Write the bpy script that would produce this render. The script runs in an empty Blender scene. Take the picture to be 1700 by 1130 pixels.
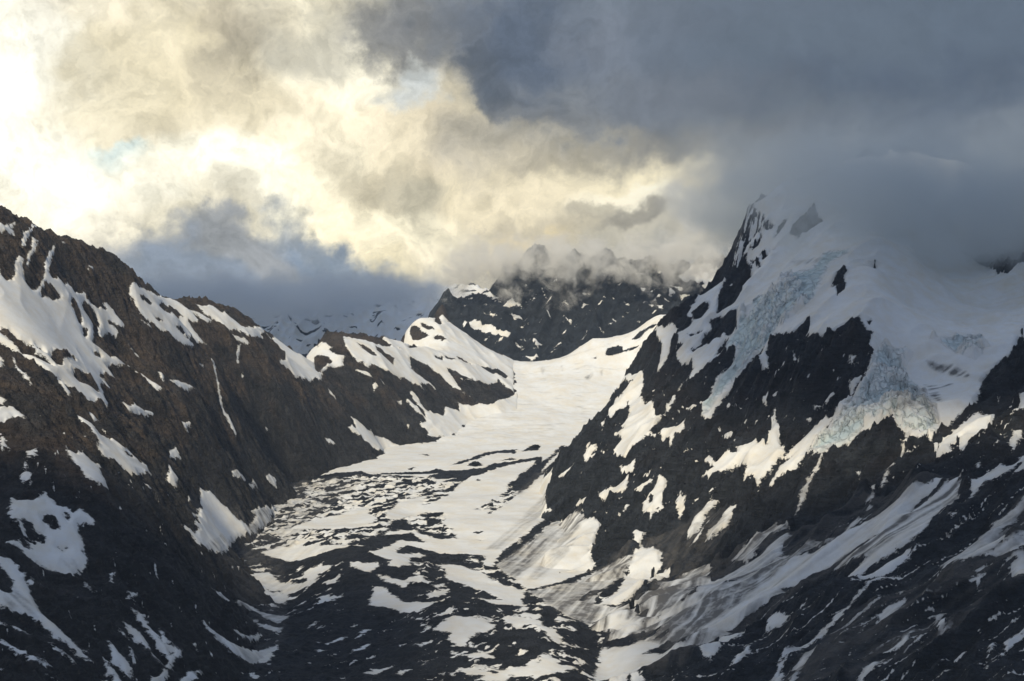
import bpy, math, random
import numpy as np

# ------------------------------------------------------------------ measures
# metres; the camera stands at EYE above sea level and looks along +Y.
# F is the focal length in pixels of the 1700 px wide photograph, HOR the eye level line.
F, CX, HOR = 2335.0, 850.0, 480.0
EYE = 1900.0
rng = random.Random(7)
scene = bpy.context.scene
COL = scene.collection

# ------------------------------------------------------------------ camera
cam = bpy.data.cameras.new("camera")
cam_ob = bpy.data.objects.new("camera", cam)
COL.objects.link(cam_ob)
cam_ob.location = (0, 0, EYE)
cam_ob.rotation_euler = (math.radians(90), 0, 0)
cam.sensor_width = 36.0
cam.lens = 36.0 * F / 1700.0
cam.shift_y = -(565.0 - HOR) / 1700.0
cam.clip_start = 5.0
cam.clip_end = 60000.0
scene.camera = cam_ob

scene.view_settings.view_transform = 'Standard'
scene.view_settings.look = 'None'
scene.view_settings.exposure = 0.0
scene.view_settings.gamma = 1.0
cy = scene.cycles
cy.max_bounces = 6
cy.diffuse_bounces = 2
cy.glossy_bounces = 1
cy.transmission_bounces = 1
cy.volume_bounces = 4
cy.transparent_max_bounces = 8
cy.volume_step_rate = 1.0
cy.volume_max_steps = 256
cy.use_denoising = True
cy.caustics_reflective = False
cy.caustics_refractive = False

# ------------------------------------------------------------------ sun
SUN_EL, SUN_AZ = math.radians(39), math.radians(-158)      # azimuth from +Y, negative = left
sun = bpy.data.lights.new("sun", 'SUN')
sun.energy = 3.5
sun.angle = math.radians(5)
sun.color = (1.0, 0.89, 0.66)
sun_ob = bpy.data.objects.new("sun", sun)
COL.objects.link(sun_ob)
sun_ob.rotation_euler = (math.radians(90) - SUN_EL, 0, math.pi - SUN_AZ)

# ------------------------------------------------------------------ sky
def srgb(r, g, b, k=1.0):
    f = lambda c: ((c / 255.0) / 12.92 if c <= 10 else (((c / 255.0) + 0.055) / 1.055) ** 2.4) * k
    return (f(r), f(g), f(b), 1.0)

world = bpy.data.worlds.new("World")
scene.world = world
world.use_nodes = True
W = world.node_tree
W.nodes.clear()

class NT:
    """small helper to write node trees"""
    def __init__(self, t): self.t = t
    def n(self, kind, **kw):
        nd = self.t.nodes.new(kind)
        for k, v in kw.items(): setattr(nd, k, v)
        return nd
    def put(self, sock, v):
        if isinstance(v, bpy.types.NodeSocket): self.t.links.new(v, sock)
        elif v is not None: sock.default_value = v
    def math(self, op, a, b=None, c=None, clamp=False):
        nd = self.n('ShaderNodeMath', operation=op, use_clamp=clamp)
        for i, v in enumerate((a, b, c)): self.put(nd.inputs[i], v)
        return nd.outputs[0]
    def vmath(self, op, a, b=None, scale=None):
        nd = self.n('ShaderNodeVectorMath', operation=op)
        self.put(nd.inputs[0], a)
        if b is not None: self.put(nd.inputs[1], b)
        if scale is not None: self.put(nd.inputs[3], scale)
        return nd.outputs[1] if op in ('LENGTH', 'DOT_PRODUCT') else nd.outputs[0]
    def noise(self, vec, scale, detail=4.0, rough=0.5, dist=0.0, color=False):
        nd = self.n('ShaderNodeTexNoise')
        if hasattr(nd, 'normalize'): nd.normalize = True
        self.put(nd.inputs['Vector'], vec)
        nd.inputs['Scale'].default_value = scale
        nd.inputs['Detail'].default_value = detail
        nd.inputs['Roughness'].default_value = rough
        nd.inputs['Distortion'].default_value = dist
        return nd.outputs['Color' if color else 'Fac']
    def mr(self, v, a, b, c=0.0, d=1.0, smooth=False):
        nd = self.n('ShaderNodeMapRange')
        if smooth: nd.interpolation_type = 'SMOOTHSTEP'
        self.put(nd.inputs[0], v)
        for i, x in enumerate((a, b, c, d)): self.put(nd.inputs[i + 1], x)
        return nd.outputs[0]
    def mix(self, f, a, b, mode='MIX', clamp=False):
        nd = self.n('ShaderNodeMix', data_type='RGBA', blend_type=mode)
        nd.clamp_result = clamp
        self.put(nd.inputs[0], f); self.put(nd.inputs[6], a); self.put(nd.inputs[7], b)
        return nd.outputs[2]
    def mapping(self, v, loc=(0, 0, 0), rot=(0, 0, 0), sc=(1, 1, 1), kind='POINT'):
        nd = self.n('ShaderNodeMapping', vector_type=kind)
        self.put(nd.inputs[0], v)
        nd.inputs[1].default_value = loc; nd.inputs[2].default_value = rot; nd.inputs[3].default_value = sc
        return nd.outputs[0]

w = NT(W)
tc = w.n('ShaderNodeTexCoord').outputs['Generated']
sep = w.n('ShaderNodeSeparateXYZ'); W.links.new(tc, sep.inputs[0])
az = w.math('ARCTAN2', sep.outputs[0], sep.outputs[1])
el = w.math('ARCSINE', sep.outputs[2])
cmb = w.n('ShaderNodeCombineXYZ'); W.links.new(az, cmb.inputs[0]); W.links.new(el, cmb.inputs[1])
ang = cmb.outputs[0]                      # azimuth, elevation in radians
w1 = w.noise(tc, 6.0, 4.0, 0.6, color=True)
w2 = w.noise(tc, 26.0, 6.0, 0.6, color=True)
off = w.vmath('ADD', w.vmath('SCALE', w.vmath('SUBTRACT', w1, (0.5, 0.5, 0.5)), scale=0.13),
              w.vmath('SCALE', w.vmath('SUBTRACT', w2, (0.5, 0.5, 0.5)), scale=0.055))
pos = w.vmath('ADD', ang, off)

def sky_dir(px, py):
    x, z = (px - CX) / F, (HOR - py) / F
    return math.atan2(x, 1.0), math.asin(z / math.sqrt(1 + x * x + z * z))

# the clear sky above the clouds
nish = w.n('ShaderNodeTexSky', sky_type='NISHITA')
nish.sun_disc = False
nish.sun_elevation = SUN_EL
nish.sun_rotation = SUN_AZ
clear = w.mix(1.0, nish.outputs[0], (0.11, 0.11, 0.11, 1), 'MULTIPLY')

# cloud layers: (px, py, radius x, radius y, tilt deg, sRGB colour, strength multiplier, opacity)
col = w.mix(w.mr(az, -1.0, 0.35, smooth=True), srgb(214, 204, 178), srgb(92, 104, 120))
col = w.mix(w.mr(w.math('ABSOLUTE', az), 1.1, 2.2, smooth=True), col, srgb(112, 126, 152))
col = w.mix(w.mr(el, 0.25, 0.7, smooth=True), col, srgb(150, 164, 186))
col = w.mix(0.10, col, clear)
CLOUDS = [
    (250, 260, 760, 420, -8, (240, 228, 192), 1.0, .95),
    (820, 260, 330, 190, -10, (218, 206, 174), 1.0, .9),
    (300, 60, 420, 260, 0, (228, 216, 184), 1.0, .6),
    (120, 10, 260, 110, 15, (180, 172, 150), 1.0, .85),
    (-60, 230, 330, 270, 0, (255, 250, 228), 1.15, .95),
    (190, 300, 260, 120, -10, (255, 250, 232), 1.12, .8),
    (110, 150, 150, 180, 0, (255, 252, 236), 1.15, .8),
    (240, 60, 110, 60, -30, (246, 236, 208), 1.05, .7, .5),
    (470, 20, 110, 80, -30, (252, 243, 214), 1.05, .8, .5),
    (560, 120, 130, 100, -20, (255, 248, 222), 1.12, .9, .5),
    (600, 190, 130, 70, -20, (250, 240, 208), 1.1, .8, .5),
    (300, 120, 190, 130, 30, (214, 202, 166), 1.0, .55),
    (400, 90, 60, 130, -35, (160, 152, 132), 1.0, .8),
    (370, 20, 60, 70, 10, (178, 168, 144), 1.0, .7, .5),
    (520, 55, 90, 50, 0, (166, 162, 146), 1.0, .7),
    (250, 200, 90, 160, 15, (222, 210, 176), 1.0, .6, .5),
    (440, 210, 170, 120, 20, (232, 220, 188), 1.0, .6),
    (520, 250, 110, 80, 0, (254, 244, 214), 1.08, .7, .5),
    (235, 272, 64, 36, 10, (186, 212, 214), 1.0, 1.0, .5),
    (405, 286, 36, 18, 0, (196, 214, 212), 1.0, .9, .5),
    (150, 215, 90, 60, 0, (234, 224, 192), 1.0, .5),
    (345, 345, 330, 80, -10, (255, 250, 228), 1.1, .75),
    (470, 320, 240, 60, -10, (255, 250, 226), 1.15, .85),
    (620, 390, 180, 110, -40, (255, 246, 214), 1.1, .9),
    (640, 440, 130, 80, -20, (238, 224, 184), 1.0, .7),
    (770, 330, 240, 100, -12, (232, 219, 184), 1.02, .8),
    (720, 380, 150, 50, -10, (255, 246, 214), 1.1, .7, .5),
    (640, 285, 150, 50, -20, (188, 179, 154), 1.0, .6),
    (700, 200, 130, 80, -20, (224, 210, 178), 1.0, .7),
    (700, 310, 50, 80, 35, (182, 176, 154), 1.0, .6),
    (860, 250, 180, 80, -15, (186, 178, 158), 1.0, .7),
    (800, 205, 120, 50, -15, (170, 164, 148), 1.0, .7),
    (1230, 110, 400, 230, -8, (106, 117, 127), 1.0, .95),
    (1010, 60, 220, 150, 0, (116, 124, 134), 1.0, .9),
    (780, 50, 190, 90, -8, (108, 114, 122), 1.0, .9),
    (860, 40, 120, 110, 10, (78, 90, 107), 1.0, .8),
    (650, 40, 100, 55, -20, (126, 126, 124), 1.0, .8, .5),
    (840, 140, 120, 45, -40, (88, 96, 106), 1.0, .8, .5),
    (680, 122, 55, 34, 0, (196, 204, 206), 1.0, .7),
    (980, 60, 80, 100, 20, (128, 135, 146), 1.0, .7, .5),
    (1000, 190, 150, 70, -10, (122, 126, 130), 1.0, .8),
    (1400, 120, 480, 290, 0, (100, 110, 123), 1.0, .95),
    (1180, 200, 240, 90, -12, (112, 118, 126), 1.0, .8),
    (1560, 190, 360, 250, 0, (84, 96, 112), 1.0, .8),
    (1350, 60, 240, 90, 5, (102, 114, 126), 1.0, .6),
    (1320, 250, 240, 90, 0, (96, 104, 113), 1.0, .7),
    (1620, 20, 220, 100, 0, (95, 108, 122), 1.0, .6),
    (1100, 300, 220, 50, -6, (180, 170, 144), 1.0, .85),
    (1080, 345, 190, 55, -8, (252, 240, 204), 1.08, .95),
    (1050, 365, 110, 36, 0, (255, 248, 222), 1.15, .9, .5),
    (900, 350, 130, 60, 0, (238, 225, 192), 1.04, .8),
    (1190, 370, 90, 60, 30, (222, 210, 180), 1.0, .8),
    (1120, 420, 190, 60, 0, (210, 202, 180), 1.0, .8),
    (1160, 400, 80, 40, -15, (202, 200, 192), 1.0, .6, .5),
    (1270, 320, 120, 50, 0, (112, 113, 114), 1.0, .7),
    (1150, 262, 200, 50, 8, (120, 122, 122), 1.0, .75),
    (860, 395, 170, 40, 0, (196, 186, 162), 1.0, .7),
    (1050, 400, 60, 26, 0, (150, 145, 132), 1.0, .8, .5),
    (1000, 375, 40, 20, 0, (170, 163, 144), 1.0, .6, .5),
    (890, 420, 90, 32, 0, (236, 214, 160), 1.0, .6),
    (330, 400, 200, 60, 0, (218, 208, 178), 1.0, .7),
    (270, 440, 200, 60, -10, (164, 162, 156), 1.0, .85, .6),
    (430, 480, 270, 90, -10, (132, 142, 154), 1.0, 1.0, .4),
    (420, 430, 130, 45, -20, (150, 152, 152), 1.0, .9, .5),
    (550, 440, 120, 55, -30, (124, 138, 154), 1.0, .95, .5),
    (640, 490, 190, 50, 0, (136, 143, 152), 1.0, .9),
    (420, 360, 40, 40, 20, (188, 182, 162), 1.0, .6),
    (495, 385, 50, 40, 0, (150, 156, 160), 1.0, .7),
    (760, 450, 130, 40, -10, (196, 188, 168), 1.0, .8),
]
for (px, py, rx, ry, tilt, c, k, op, *soft) in CLOUDS:
    a0, e0 = sky_dir(px, py)
    m = w.mapping(pos, (a0, e0, 0), (0, 0, math.radians(tilt)), (rx / F * 1.25, ry / F * 1.25, 1), 'TEXTURE')
    g = w.n('ShaderNodeTexGradient', gradient_type='SPHERICAL')
    W.links.new(m, g.inputs[0])
    lo, hi = (0.0, 0.75) if not soft else (0.12, 0.12 + soft[0])
    col = w.mix(w.mr(g.outputs[1], lo, hi, 0.0, op, smooth=True), col, srgb(*c, k=k))
# billows and wisps
d1 = w.noise(w.vmath('ADD', tc, w.vmath('SCALE', off, scale=0.8)), 20.0, 9.0, 0.66)
d2 = w.noise(w.vmath('ADD', tc, off), 60.0, 6.0, 0.6)
bil = w.math('ABSOLUTE', w.math('SUBTRACT', w.noise(w.vmath('ADD', tc, w.vmath('SCALE', off, scale=1.3)), 34.0, 6.0, 0.55), 0.5))
d1 = w.math('ADD', d1, w.mr(bil, 0.0, 0.14, 0.10, -0.03))
d = w.math('ADD', w.mr(d1, 0.25, 0.75, -0.32, 0.32), w.mr(d2, 0.25, 0.75, -0.07, 0.07))
side = w.mr(az, -0.05, 0.18, 1.0, 0.35, smooth=True)      # the dark cloud to the right is smoother
col = w.mix(1.0, col, w.vmath('ADD', (1, 1, 1), w.vmath('SCALE', (1.0, 1.0, 1.05), scale=w.math('MULTIPLY', d, side))), 'MULTIPLY')
col = w.vmath('SCALE', col, scale=w.mr(az, -0.2, 0.12, 1.13, 1.0))
col = w.mix(w.mr(el, -0.12, -0.02, smooth=True), srgb(40, 44, 50), col)      # dark valleys below the horizon
bg = w.n('ShaderNodeBackground')
W.links.new(col, bg.inputs[0])
bg.inputs[1].default_value = 1.0
wo = w.n('ShaderNodeOutputWorld')
W.links.new(bg.outputs[0], wo.inputs[0])
world.cycles.sampling_method = 'MANUAL'
world.cycles.sample_map_resolution = 1024

# ------------------------------------------------------------------ noise
def _hash(ix, iy, seed):
    h = (ix.astype(np.int64) * 374761393 + iy.astype(np.int64) * 668265263 + seed * 2147483647) & 0xFFFFFFFF
    h = ((h ^ (h >> 13)) * 1274126177) & 0xFFFFFFFF
    return ((h ^ (h >> 16)) & 0xFFFF).astype(np.float32) / 65535.0

def perlin(x, y, seed=0):
    xi, yi = np.floor(x), np.floor(y)
    fx, fy = (x - xi).astype(np.float32), (y - yi).astype(np.float32)
    u, v = fx * fx * fx * (fx * (fx * 6 - 15) + 10), fy * fy * fy * (fy * (fy * 6 - 15) + 10)
    out = 0
    for dx in (0, 1):
        for dy in (0, 1):
            a = _hash(xi + dx, yi + dy, seed) * 6.2831853
            g = np.cos(a) * (fx - dx) + np.sin(a) * (fy - dy)
            out = out + g * (u if dx else 1 - u) * (v if dy else 1 - v)
    return out * 1.5

def fbm(x, y, octv=5, gain=0.5, seed=0):
    s, a, t = 0, 1.0, 0
    for o in range(octv):
        s = s + a * perlin(x * 2 ** o, y * 2 ** o, seed + o * 17); t += a; a *= gain
    return s / t

def ridged(x, y, octv=5, gain=0.55, seed=0):
    s, a, t, prev = 0, 1.0, 0, 1.0
    for o in range(octv):
        r = 1 - np.abs(perlin(x * 2 ** o, y * 2 ** o, seed + o * 31)) * 1.6
        r = np.clip(r, 0, 1) ** 2
        s = s + a * r * prev; prev = np.clip(r * 1.3, 0.25, 1); t += a; a *= gain
    return s / t                          # 0..1, crests near 1

def cells(x, y, seed=0):
    """distance to the nearest cell wall and a random value per cell: ice blocks"""
    xi, yi = np.floor(x), np.floor(y)
    d1 = np.full(x.shape, 9.0, np.float32); d2 = d1.copy(); rv = np.zeros(x.shape, np.float32)
    for dx in (-1, 0, 1):
        for dy in (-1, 0, 1):
            cx_, cy_ = xi + dx, yi + dy
            jx, jy = _hash(cx_, cy_, seed), _hash(cx_, cy_, seed + 5)
            dd = np.hypot(cx_ + jx - x, cy_ + jy - y).astype(np.float32)
            h = _hash(cx_, cy_, seed + 9)
            near = dd < d1
            d2 = np.where(near, d1, np.minimum(d2, dd))
            rv = np.where(near, h, rv); d1 = np.where(near, dd, d1)
    return d2 - d1, rv

# ------------------------------------------------------------------ terrain bodies
def world_pt(px, py, Y):
    return ((px - CX) / F * Y, Y, (HOR - py) / F * Y)

class Body:
    """one mountain or valley: a height field z(x, y) fitted through image pixels at guessed distances (px, py, distance)"""
    def __init__(self, px0, px1, dpx, rows, pts, crest=(), back=(500, 420), c=60.0):
        P = [world_pt(*p) for p in pts] + [world_pt(*p) for p in crest]
        for (px, py, Y) in crest:
            x, y, z = world_pt(px, py, Y)
            P.append((x * (Y + back[0]) / Y, y + back[0], z - back[1]))
        P = np.array(P, np.float64)
        self.P, self.c = P, c
        n = len(P)
        A = np.zeros((n + 3, n + 3))
        A[:n, :n] = np.sqrt((P[:, None, 0] - P[None, :, 0]) ** 2 + (P[:, None, 1] - P[None, :, 1]) ** 2 + c * c)
        A[:n, n] = 1; A[:n, n + 1] = P[:, 0] / 1000; A[:n, n + 2] = P[:, 1] / 1000
        A[n:, :n] = A[:n, n:].T
        b = np.zeros(n + 3); b[:n] = P[:, 2]
        self.w = np.linalg.solve(A, b)
        self.cols = np.arange(px0, px1 + dpx, dpx, dtype=np.float32)
        self.dpx, self.px0 = dpx, px0
        self.rows = np.asarray(rows, np.float32)
        self.X = ((self.cols - CX) / F)[None, :] * self.rows[:, None]
        self.Y = np.repeat(self.rows[:, None], len(self.cols), 1)
        self.Z = self.fit(self.X, self.Y)
        self.snow = np.full(self.Z.shape, -60.0, np.float32)
        self.dirt = np.zeros(self.Z.shape, np.float32)
        self.ice = np.zeros(self.Z.shape, np.float32)
    def fit(self, X, Y):
        n = len(self.P)
        z = (self.w[n] + self.w[n + 1] * X / 1000 + self.w[n + 2] * Y / 1000).astype(np.float32)
        for i in range(n):
            z += np.float32(self.w[i]) * np.sqrt((X - np.float32(self.P[i, 0])) ** 2 + (Y - np.float32(self.P[i, 1])) ** 2 + np.float32(self.c ** 2))
        return z
    def survey(self, px, py):
        """the point of this body's surface seen along the camera ray through image pixel (px, py)"""
        j = (px - self.px0) / self.dpx
        j = min(max(j, 0), len(self.cols) - 1.001)
        k = int(j); t = j - k
        zc = self.Z[:, k] * (1 - t) + self.Z[:, k + 1] * t
        s = (HOR - py) / F
        q = zc - s * self.rows
        hit = np.nonzero(q >= 0)[0]
        if len(hit) == 0: i = int(np.argmax(zc / self.rows)); Y = self.rows[i]; z = zc[i]
        elif hit[0] == 0: Y = self.rows[0]; z = zc[0]
        else:
            i = hit[0]; u = q[i - 1] / (q[i - 1] - q[i])
            Y = self.rows[i - 1] + (self.rows[i] - self.rows[i - 1]) * u
            z = zc[i - 1] + (zc[i] - zc[i - 1]) * u
        return ((px - CX) / F * Y, float(Y), float(z))
    def outline(self, pts, step=14.0):
        out = []
        n = len(pts)
        for i in range(n):
            (x0, y0), (x1, y1) = pts[i], pts[(i + 1) % n]
            m = max(1, int(math.hypot(x1 - x0, y1 - y0) / step))
            for k in range(m):
                out.append(self.survey(x0 + (x1 - x0) * k / m, y0 + (y1 - y0) * k / m))
        return np.array(out, np.float32)
    def sdf(self, pts, reach=60.0):
        """signed distance in metres (positive inside) of every surface point near the outline"""
        P = self.outline(pts)
        a = P[:, 0] / P[:, 1]
        y0, y1 = P[:, 1].min() - reach, P[:, 1].max() + reach
        da = reach / max(y0, 500)
        r0, r1 = np.searchsorted(self.rows, [y0, y1])
        c0, c1 = np.searchsorted(self.cols, [CX + F * (a.min() - da), CX + F * (a.max() + da)])
        sl = (slice(r0, r1), slice(c0, c1))
        X, Y, Z = self.X[sl], self.Y[sl], self.Z[sl]
        if X.size == 0: return sl, None
        ins = np.zeros(X.shape, bool)
        dd = np.full(X.shape, reach * reach, np.float32)
        Q = np.roll(P, -1, 0)
        for (ax, ay, az_), (bx, by, bz) in zip(P, Q):
            if ay != by:
                cr = ((ay > Y) != (by > Y))
                ins ^= cr & (X < (bx - ax) * (Y - ay) / (by - ay) + ax)
            ex, ey, ez = bx - ax, by - ay, bz - az_
            L = ex * ex + ey * ey + ez * ez + 1e-6
            # only the rows/columns close to this edge
            ra, rb = np.searchsorted(self.rows[sl[0]], [min(ay, by) - reach, max(ay, by) + reach])
            xs, ys, zs = X[ra:rb], Y[ra:rb], Z[ra:rb]
            if xs.size == 0: continue
            t = np.clip(((xs - ax) * ex + (ys - ay) * ey + (zs - az_) * ez) / L, 0, 1)
            d_ = (xs - ax - t * ex) ** 2 + (ys - ay - t * ey) ** 2 + (zs - az_ - t * ez) ** 2
            dd[ra:rb] = np.minimum(dd[ra:rb], d_)
        d_ = np.sqrt(dd)
        return sl, np.where(ins, d_, -d_)
    def add_snow(self, pts, dirt=0.0):
        sl, d_ = self.sdf(pts)
        if d_ is None: return
        if dirt:
            k = np.clip(d_ / 25 + 0.5, 0, 1)
            self.dirt[sl] = self.dirt[sl] * (1 - k) + k * dirt
        else:
            k = np.clip(d_ / 25 + 0.5, 0, 1)
            self.dirt[sl] = self.dirt[sl] * (1 - k)
        self.snow[sl] = np.maximum(self.snow[sl], d_)
    def add_rock(self, pts):
        sl, d_ = self.sdf(pts)
        if d_ is not None: self.snow[sl] = np.minimum(self.snow[sl], -d_)
    def add_dirt(self, pts, k=0.6):  # also paints the dark of the icefall crevasses into the colour
        sl, d_ = self.sdf(pts)
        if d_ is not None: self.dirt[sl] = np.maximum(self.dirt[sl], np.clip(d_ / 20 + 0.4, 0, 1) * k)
    def add_ice(self, pts):
        sl, d_ = self.sdf(pts)
        if d_ is None: return
        self.ice[sl] = np.maximum(self.ice[sl], np.clip(d_ / 40 + 0.3, 0, 1))
        self.snow[sl] = np.maximum(self.snow[sl], d_)
    def add_specks(self, pts, field, thr, k=60.0, rock=False):
        """patches of a noise field inside a region"""
        sl, d_ = self.sdf(pts)
        if d_ is None: return
        f = (field[sl] - thr) * k
        if rock: self.snow[sl] = np.where(d_ > 0, np.minimum(self.snow[sl], -np.minimum(f, d_)), self.snow[sl])
        else: self.snow[sl] = np.maximum(self.snow[sl], np.minimum(f, d_ * 0.5 + 5))
    def streaks(self, ang, lu, lv, octv=5, seed=0, rid=False):
        """noise drawn out along the plan direction ang (degrees from +X): lu metres across, lv along"""
        c_, s_ = math.cos(math.radians(ang)), math.sin(math.radians(ang))
        v = (self.X * c_ + self.Y * s_) / lv
        u = (-self.X * s_ + self.Y * c_) / lu
        return (ridged if rid else fbm)(u, v, octv, seed=seed)
    def build(self, name, mat, label, cat, kind='structure', faces=None, Z=None):
        """the surface (or the faces picked by a mask) as one mesh"""
        R, Cn = self.Z.shape
        Z = self.Z if Z is None else Z
        co = np.stack([self.X.ravel(), self.Y.ravel(), Z.ravel() + EYE], -1).astype(np.float32)
        cov = np.stack([self.snow.ravel(), self.dirt.ravel(), self.ice.ravel()], -1).astype(np.float32)
        idx = np.arange(R * Cn, dtype=np.int32).reshape(R, Cn)
        q = np.stack([idx[:-1, :-1], idx[:-1, 1:], idx[1:, 1:], idx[1:, :-1]], -1).reshape(-1, 4)
        if faces is not None:
            q = q[faces[:-1, :-1].ravel()]
            used = np.unique(q)
            remap = np.zeros(R * Cn, np.int32); remap[used] = np.arange(len(used), dtype=np.int32)
            q, co, cov = remap[q], co[used], cov[used]
        me = bpy.data.meshes.new(name)
        me.vertices.add(len(co)); me.vertices.foreach_set('co', co.ravel())
        me.loops.add(q.size); me.loops.foreach_set('vertex_index', q.ravel())
        me.polygons.add(len(q))
        me.polygons.foreach_set('loop_start', np.arange(0, q.size, 4, dtype=np.int32))
        me.polygons.foreach_set('loop_total', np.full(len(q), 4, np.int32))
        me.polygons.foreach_set('use_smooth', np.ones(len(q), bool))
        at = me.attributes.new('cover', 'FLOAT_VECTOR', 'POINT')
        at.data.foreach_set('vector', cov.ravel())
        me.update()
        me.materials.append(mat)
        ob = bpy.data.objects.new(name, me)
        COL.objects.link(ob)
        if kind: ob['kind'] = kind
        ob['label'] = label; ob['category'] = cat
        return ob

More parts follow.
